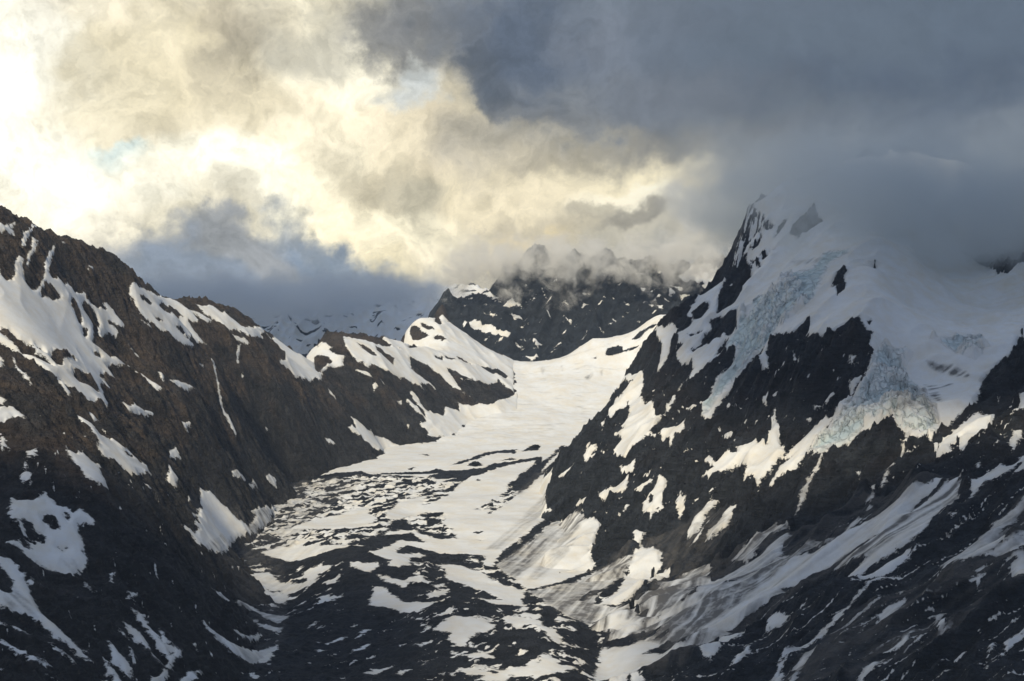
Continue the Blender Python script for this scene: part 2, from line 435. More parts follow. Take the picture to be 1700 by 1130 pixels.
# ------------------------------------------------------------------ outlines traced by eye in image pixels
# pixel origin and scale of the zoomed image crops; every line: bodies, sheet, kind (s snow, d dirty snow, r rock, i ice, t dirt, plus crevasse shade painted dark on the ice), points
CROPS = {'A': (0, 320, 500 / 1412), 'B': (0, 700, 500 / 1314), 'C': (400, 700, 500 / 1314), 'D': (400, 400, 500 / 1614),
          'E': (800, 380, 500 / 1527), 'K': (800, 700, 500 / 1314), 'H': (1200, 320, 500 / 1314), 'I': (1200, 700, 500 / 1314),
          'P': (0, 0, 1.0), 'Z': (664, 697, 432 / 1127)}
TRACES = """
G P t.38 380 920 440 870 480 800 560 790 600 800 520 860 470 930 480 1060 420 1100 380 1000
L P t.3 300 830 350 800 440 880 480 800 470 940 480 1080 430 1100 380 940
R P t.75 1010 1040 1130 960 1250 900 1400 830 1560 780 1590 800 1500 870 1400 940 1290 1010 1130 1100 1010 1130
R P t.7 1560 930 1700 830 1760 830 1700 960 1560 1060 1420 1130 1290 1130 1400 1030
R P t.55 1180 830 1220 860 1130 960 1010 1000 960 960
L A s 0 330 8 370 20 395 60 395 75 375 68 330 85 300 110 300 105 345 115 385 125 420 150 445 180 445 205 390 210 330 235 265 258 240 240 300 228 365 240 385 300 420 335 425 350 455 400 462 405 495 440 520 480 545 500 545 480 515 500 515 540 560 585 600 570 625 545 620 555 665 530 665 500 640 475 665 455 640 460 600 440 560 400 500 385 500 390 540 430 590 440 630 435 690 470 720 520 765 560 775 605 810 560 800 520 790 500 800 520 830 535 850 500 835 470 830 465 850 500 885 525 915 510 912 480 880 470 900 490 950 505 985 500 1010 480 980 410 965 360 930 330 905 290 870 250 845 215 815 170 785 110 745 60 715 30 700 0 685 -200 600 -200 250
L A r 0 620 45 635 90 672 135 690 165 715 165 738 200 750 245 785 245 797 200 775 150 750 100 735 60 690 40 670 10 640 -60 615
L A r 250 735 300 750 345 765 360 790 320 785 300 782 290 795 270 798 235 755
L A r 345 825 390 840 420 860 450 900 470 935 440 920 400 895 370 880 345 850
L A r 215 398 240 420 285 470 285 485 260 495 225 485 195 478 190 450 205 425
L A r 335 485 355 500 375 550 385 610 372 600 350 550 330 520
L A r 385 495 420 520 450 560 465 600 460 640 475 670 440 690 432 680 440 640 430 595 395 540 383 510
L A r 388 620 412 638 400 668 388 650
L A r 440 735 465 738 475 755 460 762 445 750
L A r 170 700 195 712 210 735 185 720
L A r 500 595 530 605 560 640 545 640 510 615
L A r -10 330 30 318 60 335 75 370 55 398 20 400 0 370
L A s 0 140 20 150 70 135 72 148 45 158 68 182 30 180 0 172 -40 160
L A s 165 148 178 155 140 175 135 200 110 250 102 245 110 180 140 160
L A s 150 200 180 208 170 235 185 240 155 270 140 300 130 350 122 345 130 290 122 290 145 265 150 230
L A s 410 338 435 340 435 350 412 353
L A s 290 228 305 225 300 238
L A s 605 427 650 435 700 455 745 475 790 485 830 500 870 530 900 555 930 595 930 608 900 600 870 590 885 610 910 640 940 675 965 710 930 695 890 670 860 660 885 680 910 710 870 705 820 680 790 660 750 635 710 600 680 580 660 555 640 530 625 490 608 480
L A r 650 475 690 485 715 512 700 518 665 500
L A r 745 520 790 530 830 555 868 585 840 580 800 560 770 545
L A r 725 580 765 592 765 600 735 595
L A r 820 618 860 630 888 662 850 650
L A r 705 445 740 435 770 455 780 480 745 472 710 462
L A s 890 540 930 550 960 570 990 590 970 605 940 580 900 555
L A s 915 520 960 525 1000 530 1040 560 1100 590 1160 620 1210 650 1230 670 1200 665 1170 670 1130 650 1110 635 1075 640 1050 620 1010 590 960 560
L A s 1165 618 1200 630 1248 662 1235 665 1200 650
L A r 1090 580 1130 590 1160 625 1130 615
L A r 915 510 960 500 1000 515 1030 540 1000 530 950 523
L A s 1090 660 1120 670 1160 690 1175 710 1140 700 1110 695
L A d.2 1125 708 1132 712 1115 760 1120 800 1112 800 1108 740
L A s 605 727 650 765 640 762
L A s 655 582 715 625 700 615
L A s 630 825 660 835 710 870 740 885 758 908 735 908 700 880 660 850
L A s 735 833 770 855 765 868
L A s 775 852 820 870 850 875 890 900 912 922 870 910 830 892 800 870
L A s 550 960 600 985 640 985 670 1005 715 1015 720 1028 660 1025 605 1020 590 990
L A s 855 1065 885 1052 895 1068 875 1080 880 1110 868 1095
L A s 360 1033 400 1055 440 1090 475 1130 440 1130 400 1085
L A s 415 1018 440 1030 460 1060 440 1060
L A s 0 1010 60 1005 100 1030 125 1050 120 1065 60 1055 20 1070 0 1075 -60 1060
L A s 0 955 30 975 10 992 -40 990
L A s 0 762 10 770 15 805 -20 800
L A s 60 760 80 800 120 840 142 870 110 850 80 820
L A s 270 865 300 890 335 935 320 935 290 900
L A s 935 797 952 797 950 808
L A s 965 755 978 757 975 765
L A s 1132 850 1140 855 1138 870
L A s 1245 1105 1255 1105 1252 1118
L A d.3 990 770 1005 790 1018 870 1030 940 1045 985 1035 1000 1028 960 1015 890 1000 810
L A d.3 1040 985 1055 1020 1090 1070 1110 1120 1103 1125 1070 1065 1045 1025
L D s 130 495 180 500 250 520 300 520 360 525 430 540 480 560 520 590 555 610 550 630 545 665 500 668 465 670 445 690 432 712 432 745 400 735 375 748 340 735 290 715 260 685 215 650 205 635 240 630 240 605 200 560 160 530
L D r 395 625 470 620 490 640 440 670 430 700 400 690 392 660
L D r 380 545 415 550 415 565 395 560
L D r 465 575 540 570 555 605 520 610 490 590
L D s 0 515 40 540 50 553 0 540
L D s 0 440 40 480 60 500 40 508 0 475
L D s 40 450 80 460 130 500 90 490
L D s 465 785 490 810 510 845 480 815
L D s 705 765 722 755 732 775 712 788
L D s 830 845 860 850 858 865
L D s 450 1055 480 1060 508 1088 480 1082 460 1075
L D s 890 983 902 985 895 995
L D s 545 510 650 525 720 548 800 560 850 578 890 570 930 600 905 615 910 680 950 720 1010 755 1050 788 1000 765 960 755 985 792 940 755 870 725 820 722 760 680 700 655 680 680 650 650 620 640 590 600 560 560
L D s 740 525 800 490 830 455 880 455 940 415 1000 400 1060 400 1080 385 1135 345 1105 420 1100 500 1150 540 1210 570 1270 590 1340 600 1400 620 1460 640 1460 800 1380 745 1330 760 1250 745 1180 745 1150 700 1100 680 1130 720 1190 800 1230 818 1150 780 1090 735 1060 700 1000 660 905 615 860 580
L D s 1095 420 1130 350 1250 480 1350 560 1500 600 1500 680 1380 640 1200 575 1100 510
L D r 620 545 680 570 735 610 700 605 650 570
L D r 720 560 780 600 825 635 815 655 770 615 730 585
L D r 910 455 940 445 970 470 1010 505 970 525 920 520 905 490
L D r 965 435 1020 450 1040 475 1000 470 970 450
L D r 1035 405 1065 405 1078 435 1060 440 1040 425
L D r 800 460 850 455 860 465 810 490 800 520 740 530 745 510 790 490
L D r 1035 610 1080 620 1085 635 1045 625
L D r 1085 610 1150 635 1150 645 1100 625
L D r 1150 615 1230 650 1230 660 1170 635
L D r 1255 650 1330 670 1380 690 1430 725 1420 733 1350 705 1290 670
L D r 1030 510 1075 510 1110 535 1080 535 1035 522
L D r 895 560 955 560 950 567 900 565
L D r 1100 680 1150 695 1190 730 1250 740 1200 748 1150 725
L D s 900 795 935 825 965 865 1000 905 1085 940 1095 960 1000 1020 985 1000 960 970 995 960 975 930 940 910 890 845 895 835 930 870 960 900 990 935 985 905 960 880 925 840
L D s 730 715 770 765 750 750
L D s 615 680 640 685 680 700 712 735 690 725 640 700
LG D s 590 940 640 975 680 1010 730 1045 790 1060 830 1090 880 1100 930 1095 850 1130 740 1120 680 1075 640 1045 590 1005 575 990 615 995 605 960
LG D s 1095 880 1130 895 1170 915 1165 870 1230 885 1270 870 1350 868 1445 830 1500 840 1500 1000 1000 1050 1000 1010 1085 945
L B s 0 50 25 70 45 120 20 110 0 95
L B s 118 125 155 113 155 155 118 150
L B s 108 168 118 185 108 190
L B s 105 205 135 215 135 250 110 240 100 255 83 240
L B s 365 0 400 20 430 50 470 70 500 80 530 110 570 135 600 165 640 190 660 225 630 220 600 210 610 235 570 215 520 175 480 150 450 130 425 100 435 85 400 40
L B r 540 130 575 145 580 158 555 150
L B s 285 113 330 130 360 125 400 165 430 185 450 230 472 275 440 275 400 250 365 230 340 190 310 150
L B s 625 247 660 275 650 278
L B s 740 130 770 108 775 130 790 153 740 155
L B s 735 185 755 200 750 220 780 245 770 270 740 250 725 230 740 215
L B s 797 0 815 0 812 30 803 18
L B s 38 312 80 335 130 340 165 345 195 318 235 345 255 370 290 360 320 390 345 362 375 385 405 405 412 445 380 425 345 430 340 450 355 500 360 550 382 580 375 605 340 640 320 658 265 655 220 640 160 610 100 580 80 550 35 525 80 530 110 550 140 560 115 510 150 520 155 500 130 490 95 480 85 440 55 420 25 390 50 390 35 365 50 350
L B r 100 420 140 440 160 480 190 490 185 510 150 505 120 490 95 460
L B r 185 410 225 405 250 435 265 460 235 465 200 445
L B r 285 385 305 410 295 425 280 410
L B r 255 535 290 540 280 552
L B r 160 470 195 480 200 512 180 515
L B t.4 210 585 260 600 320 605 340 640 300 655 230 630
L B t.25 140 470 200 540 250 560 240 590 180 560
L B s 0 585 35 595 70 630 100 665 120 700 135 740 160 780 185 820 230 855 270 890 310 930 340 965 370 1000 400 1035 370 1025 330 990 280 950 230 915 170 860 110 830 60 820 0 805 -60 790 -60 735 0 745 50 745 60 700 30 660 0 620 -60 560
L B t.4 20 745 80 740 120 780 160 850 110 830 30 800
L B s 0 865 35 880 0 873
L B s 58 882 100 895 140 917 100 908
L B s 0 918 60 955 130 990 220 1045 150 1015 80 980 20 950 0 935
L B s 210 945 260 975 305 1005 260 990
L B s 310 1015 355 1055 330 1045
L B s 200 1090 235 1112 215 1108
L B s 0 1055 20 1070 0 1065
L B s 573 815 620 850 650 885 690 925 720 955 765 975 800 1005 770 1015 745 1040 740 1075 700 1125 650 1130 650 1100 720 1070 725 1040 740 1015 710 985 670 935 640 895 600 850
L B r 740 980 760 985 755 1005 738 998
L B s 695 905 715 915 735 955 715 950
L B s 548 878 600 895 640 930 655 975 620 955 590 930 565 910
L B s 515 885 550 915 555 925 530 905
L B s 470 925 480 930 490 960 520 990 560 1030 572 1090 550 1085 520 1050 490 1030 485 980
L B s 565 960 585 990 570 995
L B s 455 1015 480 1025 470 1050 510 1080 540 1120 590 1140 460 1140 440 1100 480 1110 500 1100 465 1060
L B s 665 990 700 1015 710 1035
L B s 790 1110 830 1075 875 1075 840 1100 870 1105 830 1128 795 1130
L B s 845 960 862 962 850 972
L B s 480 640 500 640 490 690 478 680
L B s 370 702 415 725 385 715
L B s 548 745 600 725 585 742 560 750
L B s 120 685 150 688 140 700
LG B s 872 290 930 310 960 345 1000 385 1040 425 1080 455 1110 490 1060 500 1010 520 1000 545 965 575 900 540 860 515 830 475 790 435 820 450 850 480 870 465 840 440 870 440 860 410 820 390 870 400 870 380 855 375 885 375 875 340
LG B t.3 900 540 965 572 1010 530 1110 490 1100 470 1000 510 930 520
L B d.3 1010 203 1040 215 1070 240 1075 258 1040 240 1015 222
L B d.6 1085 260 1120 270 1140 300 1100 280
L B d.3 1160 225 1180 225 1205 250 1205 275 1185 265 1165 250
LG B d.45 1090 380 1180 370 1215 355 1180 400 1185 430 1140 450 1110 490 1080 460 1100 430 1120 400
LG B d.45 1025 755 1080 785 1130 825 1200 840 1270 845 1220 880 1170 860 1110 830 1050 790
LG B d.3 1095 860 1150 885 1250 905 1200 918 1150 900
LG B d.5 925 710 980 755 1050 805 1000 780 950 745
LG B d.2 885 850 930 895 990 940 1050 970 1100 1000 1160 995 1210 975 1190 1010 1170 1050 1120 1050 1060 1020 1000 980 950 930 900 880
LG B d.2 985 875 1040 905 1100 930 1170 950 1130 950 1060 925
LG B d.2 1060 1080 1130 1110 1110 1120 1070 1095
G P s 560 575 760 520 900 560 1150 480 1300 520 1120 700 1060 780 1020 860 905 935 905 905 880 900 860 905 830 890 812 870 800 840 770 835 740 845 712 850 690 855 650 865 640 855 660 835 690 825 720 820 735 815 720 812 725 800 722 795 700 790 640 788 612 787 600 782 560 785 520 790 470 800 480 780 520 775 590 768 640 740
G C s 560 570 600 585 650 600 640 620 690 632 740 620 735 595 800 585 790 575 700 575 670 560 700 545 760 550 840 565 870 580 960 580 1000 590 1050 590 1100 560 1000 540 940 510 880 490 820 500 760 470 700 470 640 480 620 520 690 515 640 540
G C s 210 465 300 430 400 410 450 400 520 375 570 370 560 400 615 410 600 430 530 455 480 465 400 465 300 470
G C d.1 80 570 180 545 300 540 440 535 560 540 440 545 330 575 250 605 210 608 130 590
G C s 470 610 510 612 590 615 605 625 565 655 530 650 490 630
G C s 270 655 350 625 400 622 395 635 340 660 330 690 290 700
G C d.15 15 660 130 655 150 680 170 700 250 705 340 685 290 720 210 755 190 795 150 790 110 760 70 710
G C r 110 730 170 740 190 750 140 745
G C s 575 715 620 725 680 760 720 785 800 785 870 785 800 815 770 832 690 825 620 810 555 800 570 770
G C s 590 665 650 680 720 690 730 675 790 672 800 690 730 700 720 720 680 710 620 690
G C s 850 620 960 625 1060 660 1130 700 1200 740 1240 790 1250 820 1180 800 1100 790 1030 770 1140 775 1080 745 1000 720 940 700 890 680 900 650
G C s 800 750 860 740 905 735 890 755 840 765
G C s 840 710 880 705 890 715 850 722
G C s 380 970 400 950 465 930 440 955 400 965
G C s 520 915 565 907 525 925
G C s 480 1005 530 980 565 965 540 995
G C s 530 1095 600 1080 665 1065 630 1085 560 1100
G C s 675 1105 720 1080 740 1078 700 1105
G C s 330 998 370 996 345 1005
G C s 395 770 445 755 420 772
G C s 290 900 325 872 310 893
G C s 740 975 775 962 755 978
G C s 775 1062 830 1045 800 1062
G C s 870 880 900 855 960 848 1020 870 1110 880 1120 895 1060 915 1040 935 1000 945 980 975 920 965 900 910 850 905
G C r 960 895 985 897 985 910 962 910
G C s 750 855 830 855 800 865
G C s 785 883 840 885 820 892
G C s 990 945 1060 950 1100 970 1080 990 1000 980
G C s 920 1000 960 1010 1080 1010 1135 1015 1110 1030 1000 1030 940 1015
G C s 935 1070 1000 1080 1060 1085 1100 1095 1160 1090 1180 1080 1250 1085 1290 1075 1330 1095 1180 1105 1160 1130 1000 1130 1060 1105 980 1100
G C s 1110 805 1170 830 1230 850 1314 870 1314 890 1240 885 1160 880 1140 850
G C s 1090 940 1155 925 1130 945
G C s 1240 960 1280 972 1260 972
G C s 1170 885 1215 885 1200 893
G C r 915 188 960 170 1010 155 1060 135 1120 125 1205 120 1180 135 1120 135 1060 150 1000 170 930 187
G C r 1220 130 1260 105 1300 112 1300 125 1260 128
G C r 1170 130 1205 130 1190 140
G C r 985 190 1020 172 1055 190 1020 195
G C r 1125 165 1180 155 1205 165 1160 168
G C r 560 228 640 222 720 220 800 215 850 205 890 212 960 210 1060 200 1120 180 1314 150 1314 163 1180 185 1120 200 1060 225 1010 235 960 265 930 300 900 320 830 355 790 360 790 340 880 300 850 270 900 255 940 245 830 250 800 245 870 225 720 228
G C r 1030 240 1045 260 1045 290 1030 285
G C r 945 17 975 11 972 24 958 24
G C r 780 143 820 141 815 149
G C r 725 205 760 198 745 210
G C r 545 380 570 370 600 395 620 415 640 420 625 440 600 430 560 400
G C r 640 425 740 435 780 415 820 400 870 395 890 430 850 440 870 455 820 455 850 470 940 510 880 505 800 485 760 465 700 465 690 450 740 445
G C r 600 500 640 490 740 485 800 525 740 515 680 515 640 535 560 535
G C r 670 560 720 540 760 545 850 570 1000 575 1050 582 1050 590 960 582 870 582 820 580 760 575 690 575
GR C r 1020 382 1080 345 1130 310 1170 270 1240 215 1314 150 1314 220 1260 280 1200 320 1160 355 1110 390 1085 400 1100 370 1060 385
GR C r 1100 605 1160 550 1220 500 1300 440 1314 430 1314 500 1230 540 1160 580
G C r 1015 480 1065 472 1040 488
G C r 1028 512 1062 508 1045 517
G C r 1025 558 1060 556 1040 563
G C r 980 600 1020 580 1060 585 1055 625 1130 635 1110 655 1060 660 1010 640 985 620
G C r 1075 675 1130 675 1185 695 1160 700 1100 690
GR K s 358 105 320 170 300 240 285 290 275 330 285 385 305 385 230 440 170 495 60 585 40 610 0 625 0 400 40 390 130 320 200 290 300 200
GR K t.45 0 560 100 490 200 400 260 380 240 440 170 495 60 585
GR K t.4 40 390 130 320 240 220 290 200 200 300 100 370
GR K r 0 380 60 345 110 300 170 260 240 200 300 150 360 100 340 120 250 220 200 260 310 180 270 225 200 285 130 330 60 375 20 395
GR K r 70 595 110 545 180 490 250 440 300 400 340 385 380 395 300 440 230 490 160 540 100 590
GR K s 60 625 120 590 200 530 260 480 330 430 400 395 440 395 450 410 520 412 500 470 480 540 475 590 495 620 480 645 430 665 360 690 280 715 220 730 180 720 150 690 100 660
GR K t.7 60 625 200 520 330 430 350 450 260 560 200 640 150 690 100 660
GR K t.35 200 690 300 560 400 450 440 450 380 560 260 690
GR K d.65 200 740 400 700 500 650 640 590 660 610 600 680 520 740 480 790 540 810 620 800 720 830 800 820 740 860 640 885 600 900 560 900 480 890 440 870 380 850 300 800
GR K s 540 770 600 730 640 640 660 580 700 540 720 550 745 535 780 545 780 590 830 640 760 680 700 720 640 760 600 780 560 795 500 800
GR K t.4 470 720 560 660 640 590 660 600 620 660 540 720
GR K r 710 690 760 640 790 605 800 615 770 660 720 695
GR K r 415 775 480 740 545 730 520 745 450 780
GR K s 540 900 560 820 640 820 600 850 700 870 720 880 640 905 560 910
GR K d.8 645 765 760 690 880 640 980 600 990 620 1000 690 920 740 840 800 760 840 700 830
GR K r 640 765 760 690 900 600 940 560 970 590 880 650 760 720 680 780
GR K d.85 540 910 700 880 800 840 900 800 1000 750 1100 700 1314 560 1314 760 1200 820 1100 880 1000 930 940 960 860 960 780 975 700 990 640 990 700 940 560 930
GR K r 545 960 600 930 700 900 800 880 740 920 690 950 610 980 560 975
GR K d.2 720 862 800 810 900 750 1000 690 1100 630 1200 570 1314 500 1314 560 1240 600 1160 660 1060 730 960 790 880 815 800 850
GR K d.1 515 960 560 985 640 975 690 955 720 960 620 1000 640 1020 700 1010 790 975 720 1010 800 1010 900 970 880 990 800 1030 740 1060 690 1090 620 1110 560 1090 580 1140 485 1140 510 1050
GR K s 950 1005 1050 950 1160 890 1150 905 1080 950 1000 995
R K s 1085 1035 1130 990 1165 960 1160 980 1120 1020
R K s 840 1110 900 1100 870 1108
R K s 925 1090 970 1070 960 1095 940 1105
R K s 1230 1130 1290 1090 1314 1060 1314 1100 1270 1130
GR K s 650 1110 700 1098 705 1115 660 1125
G K r 540 890 548 900 520 960 510 1040 490 1100 480 1140 465 1140 480 1060 500 980 530 910
G K s 430 905 480 910 515 930 470 935
G K s 0 880 60 890 40 905 0 905
G K s 250 890 320 905 345 940 340 975 300 950 280 920
G K s 240 1010 330 1000 340 1060 400 1070 380 1085 300 1095 200 1100 120 1105 0 1080 100 1080 200 1060 260 1040
G K s 190 960 225 970 220 978
G K s 0 1015 80 1012 60 1028 0 1030
G K s 170 820 210 835 280 850 230 862 180 845
G K s 280 850 400 860 430 880 360 870 340 880
G K r 180 770 200 745 240 765 270 775 240 800 190 800
R K s 475 85 500 80 480 110 455 150 440 140
R K s 450 150 500 115 530 125 490 140 465 158
R K s 505 300 560 280 620 250 640 240 635 290 590 300 540 325 515 320
R K s 600 210 640 185 670 160 660 210 630 220
R K s 305 270 340 230 405 175 370 220 330 255
R K d.3 405 355 440 320 480 295 450 330
R K s 700 370 720 310 760 265 770 235 805 235 805 280 785 350 800 370 760 380 740 405 735 430 735 395 705 400
R K r 725 325 750 325 745 355 728 345
R K s 665 285 700 265 760 245 740 265 690 290
R K s 840 345 865 315 885 345 880 385 865 420 855 395
R K s 620 350 645 342 640 360 622 366
R K s 650 480 680 475 715 480 695 505 690 540 675 530
R K d.2 895 460 930 400 960 370 1000 330 1035 318 990 370 960 420 920 470
R K d.2 905 520 940 470 990 410 960 470 930 500
R K d.4 975 510 1020 450 1060 395 1105 365 1080 420 1030 470 990 510
R I s 0 130 60 130 120 110 130 75 160 75 190 90 205 40 215 -20 245 -10 250 60 270 120 240 160 180 230 150 268 130 240 95 240 115 190 100 160 60 165 0 210 -60 240 -90 230 -40 190 -80 150 -60 130 -30 160
R I s 200 265 240 190 290 150 320 110 370 60 400 20 430 -20 480 -20 450 30 410 60 370 100 350 150 320 180 280 200 240 220 215 265
R I d.5 370 135 420 100 490 75 470 95 400 130
R I s 0 450 20 400 55 365 40 400 10 445
R I d.25 -60 740 0 690 60 640 130 590 200 520 290 455 280 490 200 560 100 640 0 710
R I d.6 40 600 100 550 200 470 260 440 290 450 200 500 100 590
R I d.85 -100 760 0 720 100 660 200 600 290 570 480 480 420 530 300 610 200 690 100 760 0 850 -100 860
R I d.12 850 285 880 300 900 298 960 255 970 262 940 300 880 340 800 400 700 470 600 540 500 600 400 660 330 700 250 730 180 790 100 840 0 900 -60 920 -100 900 0 850 100 760 200 690 300 610 400 550 500 490 600 430 720 360 800 310
R I d.6 940 300 985 255 1000 270 1030 260 1025 350 960 380 900 430 800 500 700 560 600 600 470 655 560 590 650 510 760 420 880 340
R I d.1 1025 355 930 415 850 490 750 550 650 610 555 675 545 660 640 580 740 510 850 430 950 380
R I s 820 545 810 570 760 610 700 650 600 700 560 720 620 670 700 610 760 570
R I d.3 750 640 700 690 640 730 570 790 545 810 600 750 680 690
R I s 1330 118 1250 180 1200 195 1130 235 1090 275 1078 310 1085 335 1120 300 1160 260 1250 220 1330 155
R I s 1330 165 1270 210 1280 225 1330 200
R I d.3 945 635 960 590 1040 540 1100 500 1200 420 1330 350 1330 385 1250 440 1170 500 1270 485 1230 530 1180 580 1100 610 1010 640
R I d.3 1130 610 1200 560 1240 540 1330 495 1330 560 1260 600
R I s 1255 625 1290 600 1330 590 1330 670 1270 665
R I s 1090 660 1155 640 1120 665
R I s 1100 690 1135 680 1110 710
R I s 925 830 965 805 955 820 930 842
R I s 935 860 975 820 970 855
R I s 755 735 785 720 770 738
R I s 980 400 1025 395 1000 408
R I d.2 670 870 720 820 795 785 740 830 700 860
R I d.2 730 970 780 920 830 885 800 930
R I s 815 950 875 890 865 920
R I d.4 865 1010 890 970 940 935 1000 930 940 975
R I s 585 1140 620 1080 695 1030 680 1060 620 1110 610 1140
R I s 185 905 200 870 265 830 290 850 250 880
R I s 310 850 360 812 340 840
R I d.25 180 1140 240 1060 310 1010 370 950 430 900 500 840 560 800 520 850 460 900 400 960 330 1010 260 1060 220 1110
R I d.3 265 1140 330 1060 395 1010 380 1040 320 1100 300 1140
R I s 0 955 120 880 80 920 0 965
R I s 30 1035 70 990 110 960 115 975 60 1030
R I s 1225 915 1260 900 1330 855 1330 885 1280 920 1240 945
R I s 1160 935 1185 915 1180 945 1160 950
R I s 1090 1100 1150 1050 1200 990 1230 965 1190 1010 1140 1060
R I s 990 1080 1015 1075 1020 1100 1000 1100
R I s 1245 105 1290 60 1265 35 1310 20 1300 60 1270 120
R I s 915 90 940 80 935 110
R I s 1105 155 1125 148 1115 165
R I s 575 205 590 200 598 240 580 225
R I s 0 30 45 18 55 45 35 50
R I s 45 85 60 75 50 100
R H s 130 40 260 -40 400 -150 1600 -250 1600 500 1314 620 1270 660 1240 720 1190 740 1130 800 1120 850 1080 920 1040 960 960 1010 910 1080 740 1000 720 960 600 1020 560 1060 500 1090 430 1130 360 1130 440 1070 500 940 560 910 600 850 620 790 640 720 665 670 640 650 655 600 600 545 560 560 480 600 375 628 365 600 385 545 330 580 300 600 230 600 200 640 170 680 140 720 90 770 40 830 0 890 -60 990 -100 980 -60 900 -10 820 40 740 60 680 20 690 10 660 60 600 60 500 30 485 60 470 95 400 125 350 125 320 100 290 150 240 200 200 230 150
R E s 1236 240 1120 330 1040 430 1045 450 1070 460 1050 490 1020 520 990 540 1000 560 985 600 985 640 1005 660 1070 655 1070 700 1050 770 1110 720 1200 645 1240 600 1260 560 1330 560 1527 300 1527 0 1420 0 1340 135 1360 150 1300 240
R E s 870 500 920 505 960 490 1000 500 985 535 960 580 940 640 910 690 890 720 905 640 915 600 890 550
R E s 680 775 720 745 815 710 820 780 800 840 830 880 860 850 870 920 880 960 930 920 1000 830 1050 750 1040 800 960 900 880 990 850 1040 800 1080 760 1110 720 1130 660 1130 710 1060 665 1050 720 1010 700 995 740 960 720 970 750 910 740 880 700 930 650 960 640 940 680 860 720 840 700 830 770 770 740 765 700 785
R E r 820 745 870 720 910 700 900 760 870 790 850 850 830 880 800 850 830 790
R E s 850 1040 900 1020 960 990 1030 970 1025 1010 980 1040 960 1070 920 1050 900 1030 870 1050
R E s 1110 870 1180 830 1230 740 1300 690 1330 700 1250 810 1190 890 1160 910 1120 890
R E s 1040 885 1100 850 1140 840 1110 870 1060 890
R E s 1420 860 1450 840 1440 890 1425 890
R E s 1255 1000 1290 1010 1280 1035 1255 1025
R E s 1320 990 1350 970 1330 1000
R E s 520 1090 545 1060 545 1080
R E s 555 1095 580 1080 570 1095
R E s 605 880 650 850 630 870
R E s 605 985 620 985 612 1000
R E s 545 1125 590 1110 590 1130
R E s 1400 655 1455 690 1450 640 1420 640
R E r 1320 0 1400 -30 1420 40 1400 80 1370 110 1330 130 1300 140 1275 160 1290 100
R E s 1345 60 1400 20 1410 40 1350 100 1325 110
R E s 1310 55 1330 40 1325 70
R E r 1275 170 1300 140 1330 140 1355 165 1370 200 1360 240 1335 260 1320 310 1280 370 1250 375 1225 385 1190 410 1200 340 1235 250 1240 200
R E s 1240 290 1275 278 1270 290
R E r 1360 150 1400 165 1420 175 1400 190 1370 180
R E r 1405 135 1440 115 1450 130 1425 150
R E r 1455 105 1490 90 1485 105
R E r 1160 440 1210 420 1250 430 1290 410 1300 450 1300 510 1260 530 1220 520 1210 550 1150 575 1100 585 1075 605 1060 590 1110 560 1130 510 1165 490 1155 460
R E r 1060 430 1100 400 1150 370 1150 400 1110 440 1070 460
R E r 1250 540 1240 600 1190 640 1200 600 1230 550
R E r 1040 530 1080 505 1120 495 1100 515 1060 528
R E r 990 580 1025 570 1000 610 985 625
R E r 1330 570 1290 650 1260 700 1230 750 1190 830 1100 870 1050 880 1010 900 900 1000 880 1000 960 900 1020 800 1050 760 1150 690 1230 650 1290 600
G E s 760 560 780 520 800 470 840 440 890 432 900 460 870 490 820 510 800 525
G E r 765 555 800 520 850 490 890 482 880 495 830 520 800 550 770 560
G E r 625 620 650 595 690 585 715 595 715 620 680 635 630 640
G E r 710 615 760 600 795 588 790 600 730 625
G E r 553 655 580 645 575 655
G E t.8 525 755 560 728 560 745 540 768 525 765
G E t.5 600 720 612 712 608 738
G E t.3 295 705 320 710 310 740
G E t.3 400 690 410 690 408 720
R H s 165 705 200 640 200 660 185 720 200 750 160 735
R H s 550 690 585 690 575 712 550 708
R H s 440 890 480 840 488 850 460 900
R H s 395 900 425 895 410 918
R H s 175 890 195 885 190 925 175 910
R H s 30 1020 60 1025 50 1048 30 1040
R H s 255 730 280 710 275 740
R H s 305 715 330 710 315 732
R H s 270 655 285 655 278 672
R H s 550 810 600 780 625 760 590 810 570 860 590 850 560 880
R H s 370 960 385 948 378 965
R H s 510 890 535 878 520 895
R H s 60 1110 140 1070 165 1090 195 1070 200 1040 220 990 225 960 245 1010 240 1060 250 1130 60 1130
R H s 270 1130 320 1080 400 1000 470 990 470 1010 400 1070 360 1130
R H r 1240 718 1200 740 1150 770 1130 800 1150 810 1200 780
R H r 1130 860 1160 830 1200 795 1220 805 1190 850 1220 870 1280 840 1300 850 1260 940 1200 1000 1130 1060 1080 1130 1000 1100 1040 1040 1060 990 1050 960 1100 930 1110 880
R H s 1195 940 1170 990 1100 1060 1050 1110 930 1130 960 1060 1040 1010 1110 970
R H r 990 1080 1040 1050 1030 1080 1000 1110
R H r 1270 655 1310 600 1314 620 1280 660
R H s 1260 1040 1300 1030 1290 1080 1270 1110 1245 1110
R H s 1300 880 1330 865 1330 915 1270 945
R H s 1220 1050 1245 1040 1230 1058
R H r 290 170 310 130 350 90 400 60 440 120 380 150 330 210 300 200
R H r 225 190 240 150 270 110 290 90 270 130
R H r 475 415 490 370 520 340 540 345 525 375 540 400 500 435 495 410
R H r 645 315 665 300 670 320 650 322
R H r 1025 255 1080 280 1140 310 1210 360 1260 345 1330 300 1400 200 1200 190 1100 200 1040 220
R H r 630 555 648 558 640 568
R H i 60 500 110 540 140 470 230 430 300 350 380 330 440 260 560 240 560 260 480 300 420 420 400 460 300 540 230 590 180 680 90 770 0 870 -60 960 -110 1000 -70 900 -20 800 40 740 60 680 20 690 10 660 60 600 60 540
